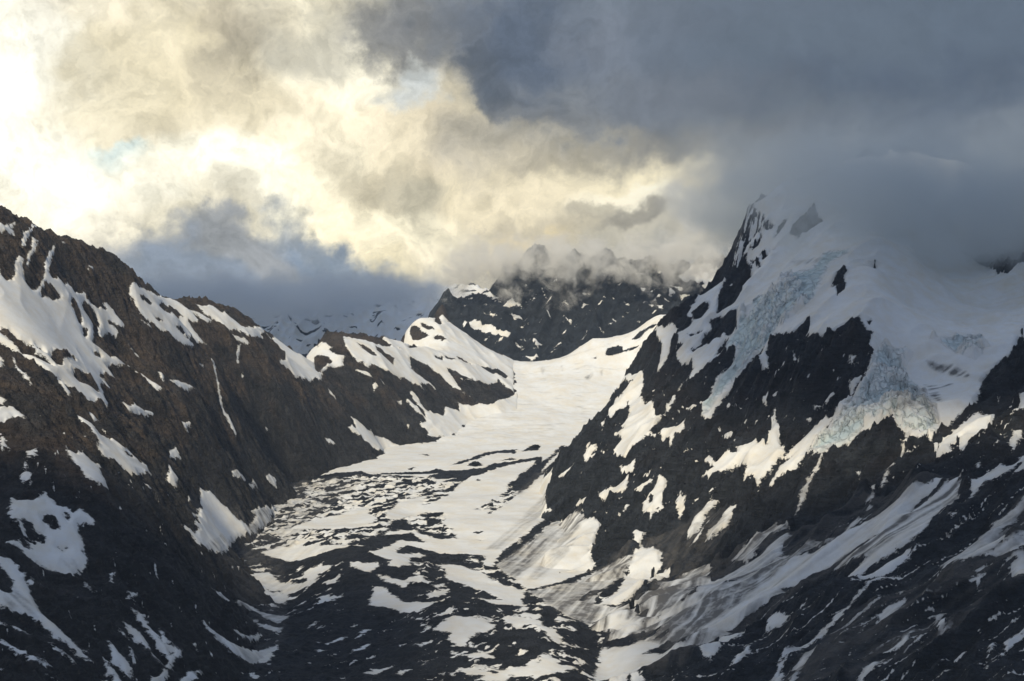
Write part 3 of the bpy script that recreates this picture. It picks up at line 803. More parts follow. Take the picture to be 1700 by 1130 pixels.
R H i 665 670 780 680 830 690 800 760 800 810 850 840 890 880 940 960 950 1010 900 1060 860 1040 740 1005 720 960 660 980 600 1020 560 1060 500 1090 430 1130 360 1130 440 1060 500 980 500 940 560 910 600 850 625 790 640 730
R H i 890 630 1140 625 1160 670 1100 730 1080 720 1000 690 960 660
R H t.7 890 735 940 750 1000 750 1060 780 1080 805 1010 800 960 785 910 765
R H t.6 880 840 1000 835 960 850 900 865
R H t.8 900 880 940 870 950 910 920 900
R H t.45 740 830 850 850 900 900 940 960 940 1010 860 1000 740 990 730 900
R H t.3 300 300 430 280 470 290 420 300 330 320
R I d.35 800 20 815 20 800 80 780 160 765 165 785 90
R I d.35 745 180 720 230 700 270 685 275 710 220
R I d.35 665 270 640 350 632 350 655 280
R I d.35 610 370 540 465 532 465 590 390
R I d.45 440 110 430 150 400 230 375 290 340 360 310 420 330 350 370 270 400 190
F E s 105 395 130 360 155 350 210 400 160 385
F E s 300 300 340 350 320 340
F E s 0 480 50 490 150 540 100 545 0 525
F E s -90 455 -40 460 0 480 0 510 -60 500 -100 480
F E s 140 430 200 455 170 455
F E s 10 420 70 440 60 447
F E s 410 440 455 450 450 465
F E s 0 320 70 345 30 340
F E s 195 555 235 565 215 570
F E s 255 570 305 585 280 590
F E s 885 385 920 385 915 405
F E s 950 290 985 320 950 335
F E s 1000 320 1060 340 1010 345
F E s 940 270 1020 290 1020 310 980 295
F E s 880 340 915 340 900 348
F E s 720 372 750 380 735 388
F E s 205 650 240 640 290 640 270 655
F E s 990 240 1060 260 1100 280 1140 300 1240 215 1160 170 1050 190
F E r 1150 180 1180 190 1230 215 1200 215
F E r 1170 245 1195 260 1190 265
F E r 1050 260 1080 255 1130 280 1110 290
F D s 1280 470 1310 440 1330 460 1400 485 1450 490 1445 510 1380 500 1290 490
F D s 1190 290 1240 255 1320 250 1280 280 1340 290 1365 305 1270 270 1200 300
F D s 1305 340 1315 335 1320 342
F D s 1310 380 1350 390 1375 405 1340 400
F D s 1490 455 1520 450 1510 465
F D s 1440 390 1490 400 1515 420 1470 410
GR Z s 320 260 225 330 150 370 100 400 195 400 200 420 180 445 235 470 250 515 200 525 110 530 60 540 160 570 230 578 330 568 365 585 350 630 400 640 420 600 530 510 640 420 630 390 540 350 480 300 400 262
GR Z r 325 385 400 350 480 290 560 225 640 165 700 110 715 115 650 175 560 260 490 340 420 390 385 405 400 380 345 392
GR Z r 415 605 450 565 530 505 600 450 650 400 760 370 700 420 620 470 540 530 470 575
G Z r 0 455 60 460 110 420 190 398 190 430 150 445 180 465 110 460 95 470 170 485 245 515 170 512 95 492 60 480 0 475
G Z r 0 490 60 495 110 528 0 520
G Z r 320 485 370 478 345 493
G Z r 335 515 365 512 350 522
GR Z r 285 610 320 585 365 590 360 630 430 640 420 655 370 665 320 640
GR Z r 380 680 440 678 490 700 460 705 410 695
GR Z s 205 640 300 640 380 680 450 710 540 740 525 790 440 780 480 770 330 700 220 685
G Z r 400 795 520 805 540 830 470 855 410 820
G Z r 80 850 150 790 260 755 370 780 440 820 455 885 380 860 300 850 200 850 130 870
G Z s 180 880 220 855 300 850 380 870 420 890 370 900 330 940 380 950 300 945 280 980 210 950 215 910
GR Z r 530 790 535 750 570 755 620 785 600 800 560 800
GR Z r 600 820 640 808 690 835 680 880 620 890
GR Z r 690 880 760 860 860 910 840 990 780 940 700 930
G Z r 300 945 340 920 470 890 560 890 620 930 690 970 770 1010 800 1060 700 1050 640 1010 560 1050 480 1060 430 1030 330 1000
G Z s 700 1040 620 1010 600 1060 690 1070 760 1075 700 1090 600 1110 480 1110 540 1080 560 1040
GR Z s 875 965 900 1010 960 990 1040 960 1110 955 1140 975 1060 1010 1000 1050 1010 1100 950 1150 840 1150 860 1050
GR Z r 890 960 960 930 1060 900 1140 880 1140 925 1040 950 960 980 910 975
GR Z t.6 430 610 600 500 770 390 820 410 640 560 500 700
GR Z t.35 370 560 480 470 600 350 640 300 640 390 560 460 440 560
"""
def run_traces(bodies):  # projects the outlines traced from image pixels onto the terrain
    for line in TRACES.strip().splitlines():
        who, crop, kind, *nums = line.split()
        ox, oy, sc = CROPS[crop]
        v = [float(t) for t in nums]
        pts = [(ox + v[i] * sc, oy + v[i + 1] * sc) for i in range(0, len(v), 2)]
        for b in who:
            if b not in bodies: continue
            B = bodies[b]
            if kind == 's': B.add_snow(pts)
            elif kind[0] == 'd': B.add_snow(pts, float(kind[1:]))
            elif kind == 'r': B.add_rock(pts)
            elif kind == 'i': B.add_ice(pts)
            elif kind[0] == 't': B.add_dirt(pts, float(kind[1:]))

# ------------------------------------------------------------------ materials of the ground
def ground_material(name, dark, brown, brownish, fall=0.0, snow_col=(0.84, 0.84, 0.83), strata=0.0):
    m = bpy.data.materials.new(name); m.use_nodes = True
    t = m.node_tree; t.nodes.clear(); k = NT(t)
    geo = k.n('ShaderNodeNewGeometry')
    p = geo.outputs['Position']
    at = k.n('ShaderNodeAttribute', attribute_name='cover')
    sp = k.n('ShaderNodeSeparateXYZ'); t.links.new(at.outputs['Vector'], sp.inputs[0])
    snow, dirt, ice = sp.outputs
    n_big = k.noise(p, 0.006, 4, 0.55)
    n_mid = k.noise(p, 0.035, 5, 0.6)
    n_fine = k.noise(p, 0.16, 4, 0.65)
    # snow edge broken up at 20 m and 5 m
    pf = k.mapping(k.mapping(p, rot=(0, 0, math.radians(-fall))), sc=(0.4, 1, 0.6))     # x now runs down the slope
    n_edge = k.noise(pf, 0.10, 10, 0.8)
    edge = k.math('ADD', snow, k.mr(n_edge, 0.25, 0.75, -14, 14))
    fs = k.mr(edge, -0.6, 0.6, smooth=True)
    # rock
    rc = k.mix(k.mr(n_mid, 0.3, 0.7), dark, tuple(c * 2.3 for c in dark[:3]) + (1,))
    high = k.n('ShaderNodeSeparateXYZ'); t.links.new(p, high.inputs[0])
    hi = k.mr(k.math('ADD', high.outputs[2], k.mr(n_big, 0.3, 0.7, -200, 200)), EYE - 640, EYE - 320, smooth=True)
    rc = k.mix(k.math('MULTIPLY', k.math('MULTIPLY', k.mr(n_big, 0.33, 0.6, smooth=True), brownish), hi), rc, brown)
    rc = k.mix(k.mr(n_fine, 0.25, 0.75, 0.0, 0.45), rc, tuple(c * 0.45 for c in dark[:3]) + (1,))
    stain = k.noise(pf, 0.02, 5, 0.6)
    rc = k.mix(k.mr(stain, 0.5, 0.68, 0.0, 0.6), rc, tuple(c * 2.4 + 0.012 for c in dark[:3]) + (1,))
    rc = k.mix(k.mr(stain, 0.46, 0.34, 0.0, 0.6), rc, tuple(c * 0.4 for c in dark[:3]) + (1,))
    if strata:
        ps = k.mapping(p, rot=(math.radians(25), math.radians(-20), 0), sc=(0.22, 0.22, 1.8))
        ns = k.noise(ps, 0.06, 5, 0.65, 1.0)
        rc = k.mix(k.mr(ns, 0.5, 0.62, 0.0, 0.5), rc, tuple(c * 0.5 for c in dark[:3]) + (1,))
    pale = k.mr(k.noise(p, 0.09, 6, 0.75), 0.56, 0.78, 0, 0.5)
    rc = k.mix(pale, rc, tuple(c * 1.6 + 0.02 for c in brown[:3]) + (1,))
    # snow, dirty in places, with wind and melt marks
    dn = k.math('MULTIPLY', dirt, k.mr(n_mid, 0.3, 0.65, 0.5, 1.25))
    sc = k.mix(k.mr(n_mid, 0.2, 0.8), snow_col + (1,), tuple(c * 0.9 for c in snow_col) + (1,))
    dusty = k.mr(k.noise(p, 0.010, 6, 0.7), 0.42, 0.7, 0.0, 0.55)
    sc = k.mix(dusty, sc, (0.72, 0.62, 0.45, 1))
    sc = k.mix(k.mr(dn, 0.0, 1.0, 0.0, 0.9), sc, (0.085, 0.078, 0.072, 1))
    # ice
    vor = k.n('ShaderNodeTexVoronoi', feature='DISTANCE_TO_EDGE')
    t.links.new(k.vmath('ADD', p, k.vmath('SCALE', k.noise(p, 0.05, 3, 0.6, color=True), scale=30.0)), vor.inputs['Vector'])
    vor.inputs['Scale'].default_value = 0.028
    crack = k.mr(vor.outputs[0], 0.0, 0.12, 1.0, 0.0, smooth=True)
    ic = k.mix(k.mr(n_mid, 0.35, 0.65), (0.66, 0.75, 0.76, 1), (0.78, 0.78, 0.74, 1))
    up = k.n('ShaderNodeSeparateXYZ'); t.links.new(geo.outputs['Normal'], up.inputs[0])
    caps = k.mr(k.math('ADD', up.outputs[2], k.mr(n_mid, 0.3, 0.7, -0.08, 0.08)), 0.72, 0.86, smooth=True)     # snow lies on the flat tops
    ic = k.mix(k.math('MULTIPLY', crack, 0.12), ic, (0.3, 0.42, 0.45, 1))
    ic = k.mix(k.math('MULTIPLY', caps, 0.8), ic, (0.8, 0.8, 0.79, 1))
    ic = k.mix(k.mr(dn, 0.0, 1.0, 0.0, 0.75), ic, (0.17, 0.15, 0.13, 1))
    fi = k.mr(ice, 0.2, 0.6, 0, 0.85, smooth=True)
    ic = k.mix(k.mr(k.math('ADD', ice, k.mr(n_mid, 0.3, 0.7, -0.12, 0.12)), 0.6, 1.1), ic, (0.48, 0.61, 0.64, 1))
    sc = k.mix(fi, sc, ic)
    rc = k.mix(k.mr(dn, 0.05, 0.9, 0.0, 0.85), rc, (0.115, 0.11, 0.106, 1))
    colr = k.mix(fs, rc, sc)
    b = k.n('ShaderNodeBsdfPrincipled')
    t.links.new(colr, b.inputs['Base Color'])
    k.put(b.inputs['Roughness'], k.mr(fs, 0, 1, 0.78, 0.6))
    b.inputs['Specular IOR Level'].default_value = 0.3
    # relief finer than the mesh
    hgt = k.math('ADD', k.math('MULTIPLY', n_fine, 9.0), k.math('MULTIPLY', n_mid, 26.0))
    if strata:
        hgt = k.math('ADD', hgt, k.math('MULTIPLY', ns, strata * 2))
    hgt = k.math('MULTIPLY', hgt, k.mr(fs, 0, 1, 1.0, 0.035))
    hgt = k.math('ADD', hgt, k.math('MULTIPLY', fs, 1.5))
    hgt = k.math('SUBTRACT', hgt, k.math('MULTIPLY', k.math('MULTIPLY', crack, fi), 5.0))
    bp = k.n('ShaderNodeBump'); bp.inputs['Strength'].default_value = 1.0; bp.inputs['Distance'].default_value = 1.0
    t.links.new(hgt, bp.inputs['Height']); t.links.new(bp.outputs[0], b.inputs['Normal'])
    o = k.n('ShaderNodeOutputMaterial'); t.links.new(b.outputs[0], o.inputs[0])
    return m

M_left = ground_material('brown_scree_and_snow', (0.022, 0.022, 0.023, 1), (0.104, 0.079, 0.063, 1), 1.0, 5, strata=5.0)
M_right = ground_material('dark_slate_and_snow', (0.021, 0.025, 0.031, 1), (0.05, 0.036, 0.032, 1), 0.4, 205, strata=9.0)
M_floor = ground_material('moraine_and_snow', (0.011, 0.013, 0.017, 1), (0.022, 0.021, 0.021, 1), 0.4)
M_far = ground_material('distant_rock_and_snow', (0.014, 0.018, 0.024, 1), (0.03, 0.03, 0.03, 1), 0.3)

def rows_geo(a, b, s0, s1):
    """row distances from a to b, spacing growing from s0 to s1 metres"""
    out = [a]
    while out[-1] < b:
        t = (out[-1] - a) / (b - a)
        out.append(out[-1] + s0 + (s1 - s0) * t)
    return out

# ---- valley floor and glacier
gp = []
for px, d in ((300, 0.0), (520, 0), (700, 0), (900, 0), (1100, 0)):
    for py, Y in ((1180, 3000), (1130, 3280), (1060, 3680), (1000, 4100), (950, 4520), (900, 5000), (850, 5580), (800, 6300), (765, 6900), (740, 7400)):
        gp.append((px, py, Y))
gp += [(640, 742, 7380), (760, 715, 7800), (900, 712, 7850), (760, 690, 8150), (900, 680, 8300), (1000, 680, 8350), (850, 655, 8600), (950, 640, 8750), (1060, 640, 8800),
       (860, 622, 9000), (950, 615, 9050), (1050, 605, 9100), (760, 640, 8700)]
G = Body(220, 1330, 1.6, rows_geo(2900, 9800, 6.5, 9), gp,
         crest=[(740, 590, 9300), (800, 595, 9350), (850, 600, 9400), (905, 598, 9400), (945, 588, 9400), (985, 562, 9350), (1030, 558, 9350), (1060, 545, 9350), (1090, 524, 9350), (1130, 522, 9350), (1250, 520, 9300)], back=(500, 260))
# moraine ridges on the floor
def hump(B, px, py, w, d, h, tilt=0):
    x, y, z = B.survey(px, py)
    c_, s_ = math.cos(math.radians(tilt)), math.sin(math.radians(tilt))
    u, v = (B.X - x) * c_ + (B.Y - y) * s_, -(B.X - x) * s_ + (B.Y - y) * c_
    B.Z += (h * np.exp(-(u / w) ** 2 - (v / d) ** 2)).astype(np.float32)
hump(G, 610, 950, 190, 480, 55, 12)
hump(G, 760, 1040, 130, 420, 30, 10)
hump(G, 890, 1060, 90, 260, 26, 0)
hump(G, 1000, 1080, 60, 380, -34, 0)
hump(G, 470, 960, 80, 600, -25, 10)
hump(G, 640, 860, 60, 200, 14, 0)
near = np.clip((8200 - G.Y) / 1500, 0, 1)
G.Z += (fbm(G.X / 420, G.Y / 420, 3, seed=3) * 20 * near).astype(np.float32)

# ---- left mountain and the two spurs behind it
lp = [(-300, 620, 4300), (-300, 1130, 2700), (-150, 800, 3500), (0, 500, 4550), (0, 620, 4050), (60, 700, 3850), (100, 735, 3800), (170, 800, 3700), (250, 900, 3560), (330, 1010, 3430), (400, 1110, 3330),
      (0, 800, 3560), (80, 860, 3430), (80, 940, 3280), (0, 900, 3260), (180, 880, 3480), (200, 1000, 3250), (100, 1050, 3020), (0, 1130, 2800), (250, 1110, 3080), (0, 1000, 3020),
      (200, 700, 4550), (250, 800, 4150), (300, 880, 4050), (340, 960, 3950), (400, 1050, 3560), (120, 560, 4900), (200, 580, 5350), (300, 650, 5300), (300, 780, 4650), (350, 600, 6000), (400, 700, 5850),
      (470, 650, 6550), (500, 720, 6500), (560, 700, 6950), (420, 790, 5700), (340, 850, 4900), (300, 545, 6250),
      (384, 925, 4780), (445, 872, 5300), (480, 800, 6300), (560, 782, 6650), (640, 745, 7330), (440, 1000, 4120), (430, 1060, 3700), (400, 1130, 3300), (420, 960, 4450),
      (530, 628, 7150), (600, 690, 7250), (480, 590, 7150), (560, 620, 7500), (640, 650, 7600), (705, 735, 7480), (650, 720, 7450), (720, 680, 7850), (770, 685, 8100), (800, 640, 8350), (700, 620, 8100),
      (845, 656, 8500), (880, 690, 8300), (700, 575, 8500), (760, 570, 8900), (800, 590, 9000), (700, 560, 8900), (850, 625, 8900)]
lc = [(-500, 200, 4300), (-300, 250, 4700), (-120, 300, 5000), (0, 338, 5200), (25, 352, 5250), (55, 373, 5300), (92, 390, 5450), (125, 397, 5600), (165, 424, 5850), (213, 474, 6200), (250, 478, 6300), (290, 490, 6450), (335, 498, 6700), (385, 520, 7000), (440, 553, 7300),
      (545, 553, 7900), (600, 558, 8100), (640, 566, 8350), (690, 532, 9000), (738, 511, 9400), (757, 566, 9400), (778, 577, 9400), (812, 587, 9400), (845, 596, 9400)]
L = Body(-420, 930, 1.6, rows_geo(2350, 10000, 5.5, 8), lp, lc, back=(420, 380))

L.Z -= (np.clip((L.cols[None, :] - 858) / 40, 0, 1) * 170).astype(np.float32)      # the last spur ends under the glacier
# ---- right mountain
rp = [(1000, 1130, 3260), (1030, 1050, 3750), (985, 945, 4550), (905, 920, 4800), (905, 850, 5500), (905, 935, 4650), (930, 760, 6000), (1000, 1000, 4080),
      (1000, 700, 6100), (1060, 650, 6300), (1000, 800, 5350), (1100, 830, 4900), (1100, 700, 5450), (1100, 620, 6200), (1150, 600, 6050), (1200, 640, 5650), (1200, 560, 6000), (1250, 500, 6200), (1200, 730, 5100),
      (1110, 940, 4420), (1200, 950, 4100), (1300, 900, 4020), (1300, 800, 4450), (1400, 880, 3800), (1500, 800, 3850), (1600, 770, 3750), (1300, 700, 4900), (1400, 720, 4600), (1400, 620, 4900), (1340, 560, 5250), (1445, 548, 5000),
      (1250, 600, 5450), (1300, 480, 5900), (1350, 420, 6300), (1300, 400, 6600), (1440, 500, 5250), (1452, 440, 5750), (1455, 395, 6200), (1400, 450, 5900), (1400, 520, 5350),
      (1520, 520, 5700), (1600, 500, 6000), (1560, 450, 6500), (1700, 520, 5700), (1480, 600, 5000), (1560, 590, 5050), (1640, 570, 5150), (1520, 680, 4600), (1420, 700, 4600), (1560, 700, 4500), (1640, 650, 4650), (1700, 600, 4800),
      (1700, 700, 4150), (1600, 850, 3500), (1700, 800, 3500), (1500, 900, 3450), (1700, 950, 2950), (1550, 1000, 3050), (1700, 1130, 2450), (1400, 1130, 2750), (1400, 1000, 3250), (1250, 1050, 3450), (1200, 1130, 3000), (1100, 1050, 3650),
      (2350, 620, 4600), (2350, 900, 3100), (2350, 1130, 2350), (1900, 700, 4000), (1900, 1000, 2800), (2000, 560, 4600), (900, 1060, 4000), (860, 1180, 3250), (850, 1000, 4500), (860, 930, 5150), (880, 850, 6000), (800, 900, 6000), (800, 1050, 4300), (960, 1165, 3280), (985, 1160, 3350)]
rc_ = [(2350, 200, 6100), (2100, 250, 6300), (1900, 300, 6600), (1750, 350, 6800), (1650, 440, 6900), (1620, 300, 7300), (1500, 250, 7300), (1400, 270, 7200), (1300, 320, 7050), (1245, 335, 7000), (1232, 378, 6900), (1220, 408, 6850), (1214, 438, 6800), (1190, 470, 6800), (1150, 500, 6850), (1110, 533, 6850), (1083, 560, 6800), (1060, 590, 6750), (1035, 630, 6650), (1000, 680, 6550), (950, 735, 6450), (920, 775, 6350)]
R = Body(800, 2280, 1.6, rows_geo(2150, 7800, 5, 7), rp, rc_, back=(500, 480))

R.Z -= (np.clip((905 - R.cols[None, :]) / 60, 0, 1) * 160).astype(np.float32)       # the foot dives under the glacier
# ---- far mountain behind the pass, and the snow peaks to its left
fp = [(600, 640, 9700), (750, 605, 9900), (850, 640, 9800), (950, 640, 9800), (1100, 620, 9800), (1250, 610, 9800), (1400, 600, 9900), (760, 550, 10400), (850, 530, 10450), (950, 530, 10400), (1050, 520, 10500), (1150, 500, 10700)]
fc = [(560, 660, 10600), (640, 600, 10600), (690, 545, 10700), (715, 515, 10700), (745, 494, 10800), (765, 485, 10900), (800, 477, 11000), (828, 460, 11000), (847, 449, 11000), (880, 410, 11200), (930, 425, 11200), (980, 415, 11200), (1050, 425, 11200), (1110, 440, 11200), (1180, 435, 11400), (1240, 430, 11500), (1400, 380, 11500)]
Fm = Body(600, 1420, 2.0, rows_geo(9700, 12200, 10, 10), fp, fc, back=(600, 300))
xp = [(300, 660, 11800), (600, 660, 11800), (850, 640, 11800), (450, 560, 12300), (600, 560, 12300), (720, 550, 12300)]
xc = [(250, 500, 13300), (400, 505, 13300), (470, 515, 13300), (560, 505, 13400), (650, 498, 13300), (720, 480, 13300), (800, 480, 13300)]
Xm = Body(220, 860, 2.4, rows_geo(11700, 14200, 12, 12), xp, xc, back=(600, 300))

# broad relief, before the pixel outlines are projected onto it
def broad(B, ang, h, lu, lv, seed):
    B.Z += ((B.streaks(ang, lu, lv, 3, seed=seed, rid=True) - 0.42) * h).astype(np.float32)
broad(L, -62, 24, 380, 900, 11)
broad(R, 205, 45, 300, 700, 21)
broad(Fm, 250, 130, 350, 800, 31)
broad(Xm, 260, 130, 300, 900, 41)

Xm.snow[:] = 25.0
run_traces({'L': L, 'G': G, 'R': R, 'F': Fm, 'X': Xm})

def fine(B, ang, h, lu, lv, seed, rough=3.0, loose=None):
    """gullies, ribs and boulders down to the size of the mesh; snow lies smooth in them"""
    wob = fbm(B.X / 160, B.Y / 160, 3, seed=seed + 9) * 45
    c_, s_ = math.cos(math.radians(ang)), math.sin(math.radians(ang))
    v = (B.X * c_ + B.Y * s_ + wob) / lv
    u = (-B.X * s_ + B.Y * c_ + wob) / lu
    n1 = ridged(u, v, 5, 0.6, seed=seed) - 0.42
    n3 = ridged(u * 3.3 + v, v * 3.1, 4, 0.6, seed=seed + 5) - 0.42
    n2 = fbm(B.X / 34, B.Y / 34, 3, seed=seed + 3)
    bare = np.clip(0.5 - B.snow / 24, 0.0, 1.0) * np.clip(1.15 - B.dirt * 1.6, 0.25, 1) * (loose if loose is not None else 1)
    n0 = ridged(u * lu / 210 + 0.3, v * lv / 520, 3, 0.5, seed=seed + 12) - 0.42      # buttresses
    B.Z += (n0 * h * 1.0 * np.clip(0.7 - B.snow / 60, 0.05, 1)).astype(np.float32)
    B.Z += (n1 * h * (0.035 + 0.965 * bare) + n3 * h * 0.28 * bare + n2 * rough * bare).astype(np.float32)
    # snow lies proud of the rock by its own depth
    B.Z += (np.clip(B.snow / 10, 0, 1) * 2.0).astype(np.float32)

sg = G.streaks(75, 22, 600, 5, seed=93)
G.snow += (np.clip(G.dirt - 0.25, 0, 1) * (sg - 0.02) * 50 * (G.X > -250)).astype(np.float32)
G.dirt = np.clip(G.dirt * (1 + sg * 1.8), 0, 1.2).astype(np.float32)
upp = np.clip((G.Y - 7200) / 500, 0, 1)
G.Z += (upp * fbm(G.X / 260, G.Y / 330, 4, seed=404) * 16).astype(np.float32)
G.dirt += (upp * np.clip(ridged(G.X / 420, G.Y / 120, 4, 0.5, seed=405) - 0.60, 0, 1) * 0.9).astype(np.float32)
hb = np.clip(0.5 - G.snow / 30, 0.1, 1.0)
G.Z += (hb * ((ridged(G.X / 90, G.Y / 90, 5, 0.6, seed=401) - 0.4) * 14 + fbm(G.X / 22, G.Y / 22, 3, seed=402) * 4)).astype(np.float32)
fine(L, 2, 26, 55, 200, 101)
bl = np.clip(0.5 - L.snow / 24, 0.0, 1.0)
L.Z += (bl * ((ridged(*(lambda c, s: ((-L.X * s + L.Y * c) / 70, (L.X * c + L.Y * s) / 300))(math.cos(-0.75), math.sin(-0.75)), 5, 0.6, seed=131) - 0.42) * 20
              + (ridged(L.X / 45, L.Y / 60, 4, 0.6, seed=133) - 0.4) * 9)).astype(np.float32)
fine(R, 205, 58, 84, 180, 201, loose=np.clip((R.Y - 2900) / 1500, 0.35, 1))
fine(Fm, 250, 40, 120, 260, 301)
fine(Xm, 260, 30, 100, 500, 401)

# ragged outlines and scattered small patches; drawn out down the slope
for B, sd, ang in ((L, 5, -25), (R, 6, 200), (Fm, 7, 250), (Xm, 8, 260)):
    B.snow += (B.streaks(ang, 26, 55, 4, seed=sd) * 5 + fbm(B.X / 40, B.Y / 40, 3, seed=sd + 50) * 4 + 0.8).astype(np.float32)
    # dirty snow and scree run in long uneven stripes down the slope
    keep = B.X
    B.X = (keep + fbm(keep / 260, B.Y / 260, 3, seed=sd + 60) * 60).astype(np.float32)
    st = B.streaks(ang, 20, 700, 5, seed=sd + 90)
    if B is R:                                   # the fans at the foot of the wall turn towards the glacier
        wf = np.clip((750 - keep) / 350, 0, 1)
        st = st * (1 - wf) + B.streaks(238, 22, 500, 5, seed=sd + 91) * wf
    st = st + 0.3 * fbm(keep / 60, B.Y / 60, 4, seed=sd + 61)
    B.snow += (np.clip(B.dirt - 0.25, 0, 1) * (B.streaks(ang, 24, 650, 5, seed=sd + 70) - 0.02) * 95).astype(np.float32)
    B.X = keep
    B.dirt = np.clip(B.dirt * (1 + st * 2.4) + (B.dirt > 0.05) * st * 0.25, 0, 1.2).astype(np.float32)
G.snow += (G.streaks(20, 34, 80, 4, seed=9) * 14 + G.streaks(35, 12, 30, 3, seed=19) * 8 + 0.5).astype(np.float32)

Xm.snow -= (np.clip(Xm.streaks(25, 70, 190, 5, seed=88) - 0.10, 0, 1) * 200).astype(np.float32)
# little snow pockets on ledges, in a few regions outlined in image pixels
def pockets(B, region, thr, k, ang, lu, lv, seed):
    B.add_specks(region, B.streaks(ang, lu, lv, 4, seed=seed), thr, k)
pockets(R, [(1100, 620), (1330, 560), (1440, 560), (1400, 700), (1250, 820), (1000, 880), (930, 800), (1010, 700)], 0.42, 60, 200, 14, 50, 501)
pockets(R, [(1450, 740), (1700, 640), (1800, 800), (1800, 1130), (1350, 1130), (1500, 950)], 0.40, 60, 210, 12, 90, 502)
pockets(L, [(0, 680), (150, 700), (400, 900), (420, 1130), (0, 1130)], 0.47, 60, -62, 16, 70, 503)
pockets(Fm, [(780, 470), (1200, 440), (1150, 560), (900, 600), (760, 560)], 0.40, 70, 20, 40, 120, 504)
pockets(R, [(1100, 1000), (1300, 900), (1700, 780), (1800, 1130), (1050, 1130)], 0.34, 50, 203, 10, 420, 506)
pockets(R, [(1215, 440), (1245, 335), (1310, 330), (1230, 430)], 0.02, 60, 60, 14, 60, 505)
# melt streaks in the moraine
mel = G.streaks(48, 50, 105, 5, seed=511) + 0.45 * G.streaks(20, 18, 36, 4, seed=515)
G.add_specks([(470, 815), (520, 797), (612, 788), (725, 797), (735, 818), (650, 850), (640, 880), (560, 905), (430, 915), (405, 900), (440, 860)], mel, -0.02, 90)
G.add_specks([(690, 790), (760, 800), (860, 810), (860, 900), (700, 880), (650, 845)], mel, 0.02, 90)
G.add_specks([(400, 930), (470, 950), (560, 930), (560, 1000), (440, 1010)], mel, 0.2, 90)
G.add_specks([(690, 930), (800, 930), (900, 980), (1000, 1040), (990, 1130), (740, 1130), (690, 1040)], mel, 0.23, 90)
G.add_specks([(480, 1000), (700, 1000), (760, 1130), (440, 1130)], G.streaks(42, 22, 110, 4, seed=512), 0.42, 60)

# ------------------------------------------------------------------ the ground as objects
far_ice = G.Y > 7350 + (G.X - 0) * 0.25
G.build('glacier', M_floor, 'smooth white snow covered glacier rising to the pass', 'glacier', 'structure', far_ice)
G.build('moraine', M_floor, 'dark rubble and melting snow on the lower glacier in the valley floor', 'moraine', 'structure', ~far_ice)
L.build('brown_mountain', M_left, 'brown rocky mountain flank with a wide snowfield and spurs left of the glacier', 'mountain')
R.build('dark_mountain', M_right, 'steep dark rock mountain with hanging ice and snow rising into grey cloud', 'mountain')
Fm.build('distant_mountain', M_far, 'dark rock wall behind the snowy pass with its top in cloud', 'mountain')
Xm.build('snowy_range', M_far, 'pale snow covered slopes under the low cloud, far left behind the pass', 'mountain')

# ice falls: broken blocks and crevasses on the steep ice, thicker than the snow around them
wx = R.X + fbm(R.X / 70, R.Y / 70, 4, 0.6, seed=71) * 34; wy = R.Y + fbm(R.X / 70, R.Y / 70, 4, 0.6, seed=72) * 34
e1, r1 = cells(wx / 110, wy / 62, 75)
e2, r2 = cells(wx / 38 + 0.3 * r1, wy / 22, 77)
k = np.clip(R.ice * 1.4, 0, 1)
blocks = (r1 - 0.5) * 58 - np.clip(0.12 - e1, 0, 0.12) * 260 + (r2 - 0.5) * 16 - np.clip(0.12 - e2, 0, 0.12) * 70 + R.streaks(150, 16, 60, 3, seed=78) * 10
rag = (ridged(wx / 60, wy / 60, 5, 0.6, seed=79) - 0.45) * 20
blocks = blocks * (0.4 + 0.9 * np.clip(fbm(R.X / 130, R.Y / 130, 3, seed=80) + 0.5, 0, 1)) + rag
ZI = R.Z + (k * (12 + blocks) - 9 * (1 - k)).astype(np.float32)
R.ice = np.where(R.ice > 0.02, np.clip(R.ice * 0.75 - blocks * 0.014 + fbm(R.X / 45, R.Y / 45, 4, seed=81) * 0.25, 0.03, 1.2), 0).astype(np.float32)
inice = R.ice > 0.02
upper = inice & (R.X + 0 * R.Y < 1190) & (R.Z > -330)
field = inice & ~upper & (R.cols[None, :] > 1525) & (R.Z / R.Y > (HOR - 640) / F)
lower = inice & ~upper & ~field
def largest(mask):
    """only the biggest connected patch of a mask"""
    left = mask.copy(); best = None
    while left.any() and (best is None or left.sum() > best.sum()):
        seed = np.zeros_like(mask); i = np.argmax(left); seed.flat[i] = True
        r0, r1 = np.nonzero(left.any(1))[0][[0, -1]]; c0, c1 = np.nonzero(left.any(0))[0][[0, -1]]
        sl = (slice(r0, r1 + 1), slice(c0, c1 + 1)); s_, m_ = seed[sl].copy(), left[sl]
        while True:
            g = s_.copy()
            g[1:] |= s_[:-1]; g[:-1] |= s_[1:]; g[:, 1:] |= s_[:, :-1]; g[:, :-1] |= s_[:, 1:]
            g &= m_
            if (g == s_).all(): break
            s_ = g
        comp = np.zeros_like(mask); comp[sl] = s_
        if best is None or comp.sum() > best.sum(): best = comp
        left &= ~comp
    return best
upper, lower, field = largest(upper), largest(lower), largest(field)
R.build('icefall', M_right, 'narrow broken icefall curving down the left shoulder of the dark mountain', 'icefall', None, upper, ZI)
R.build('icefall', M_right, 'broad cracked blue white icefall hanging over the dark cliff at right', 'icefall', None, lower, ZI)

R.build('icefall', M_right, 'small crevassed patch of ice in the snow basin above the broad icefall', 'icefall', None, field, ZI)

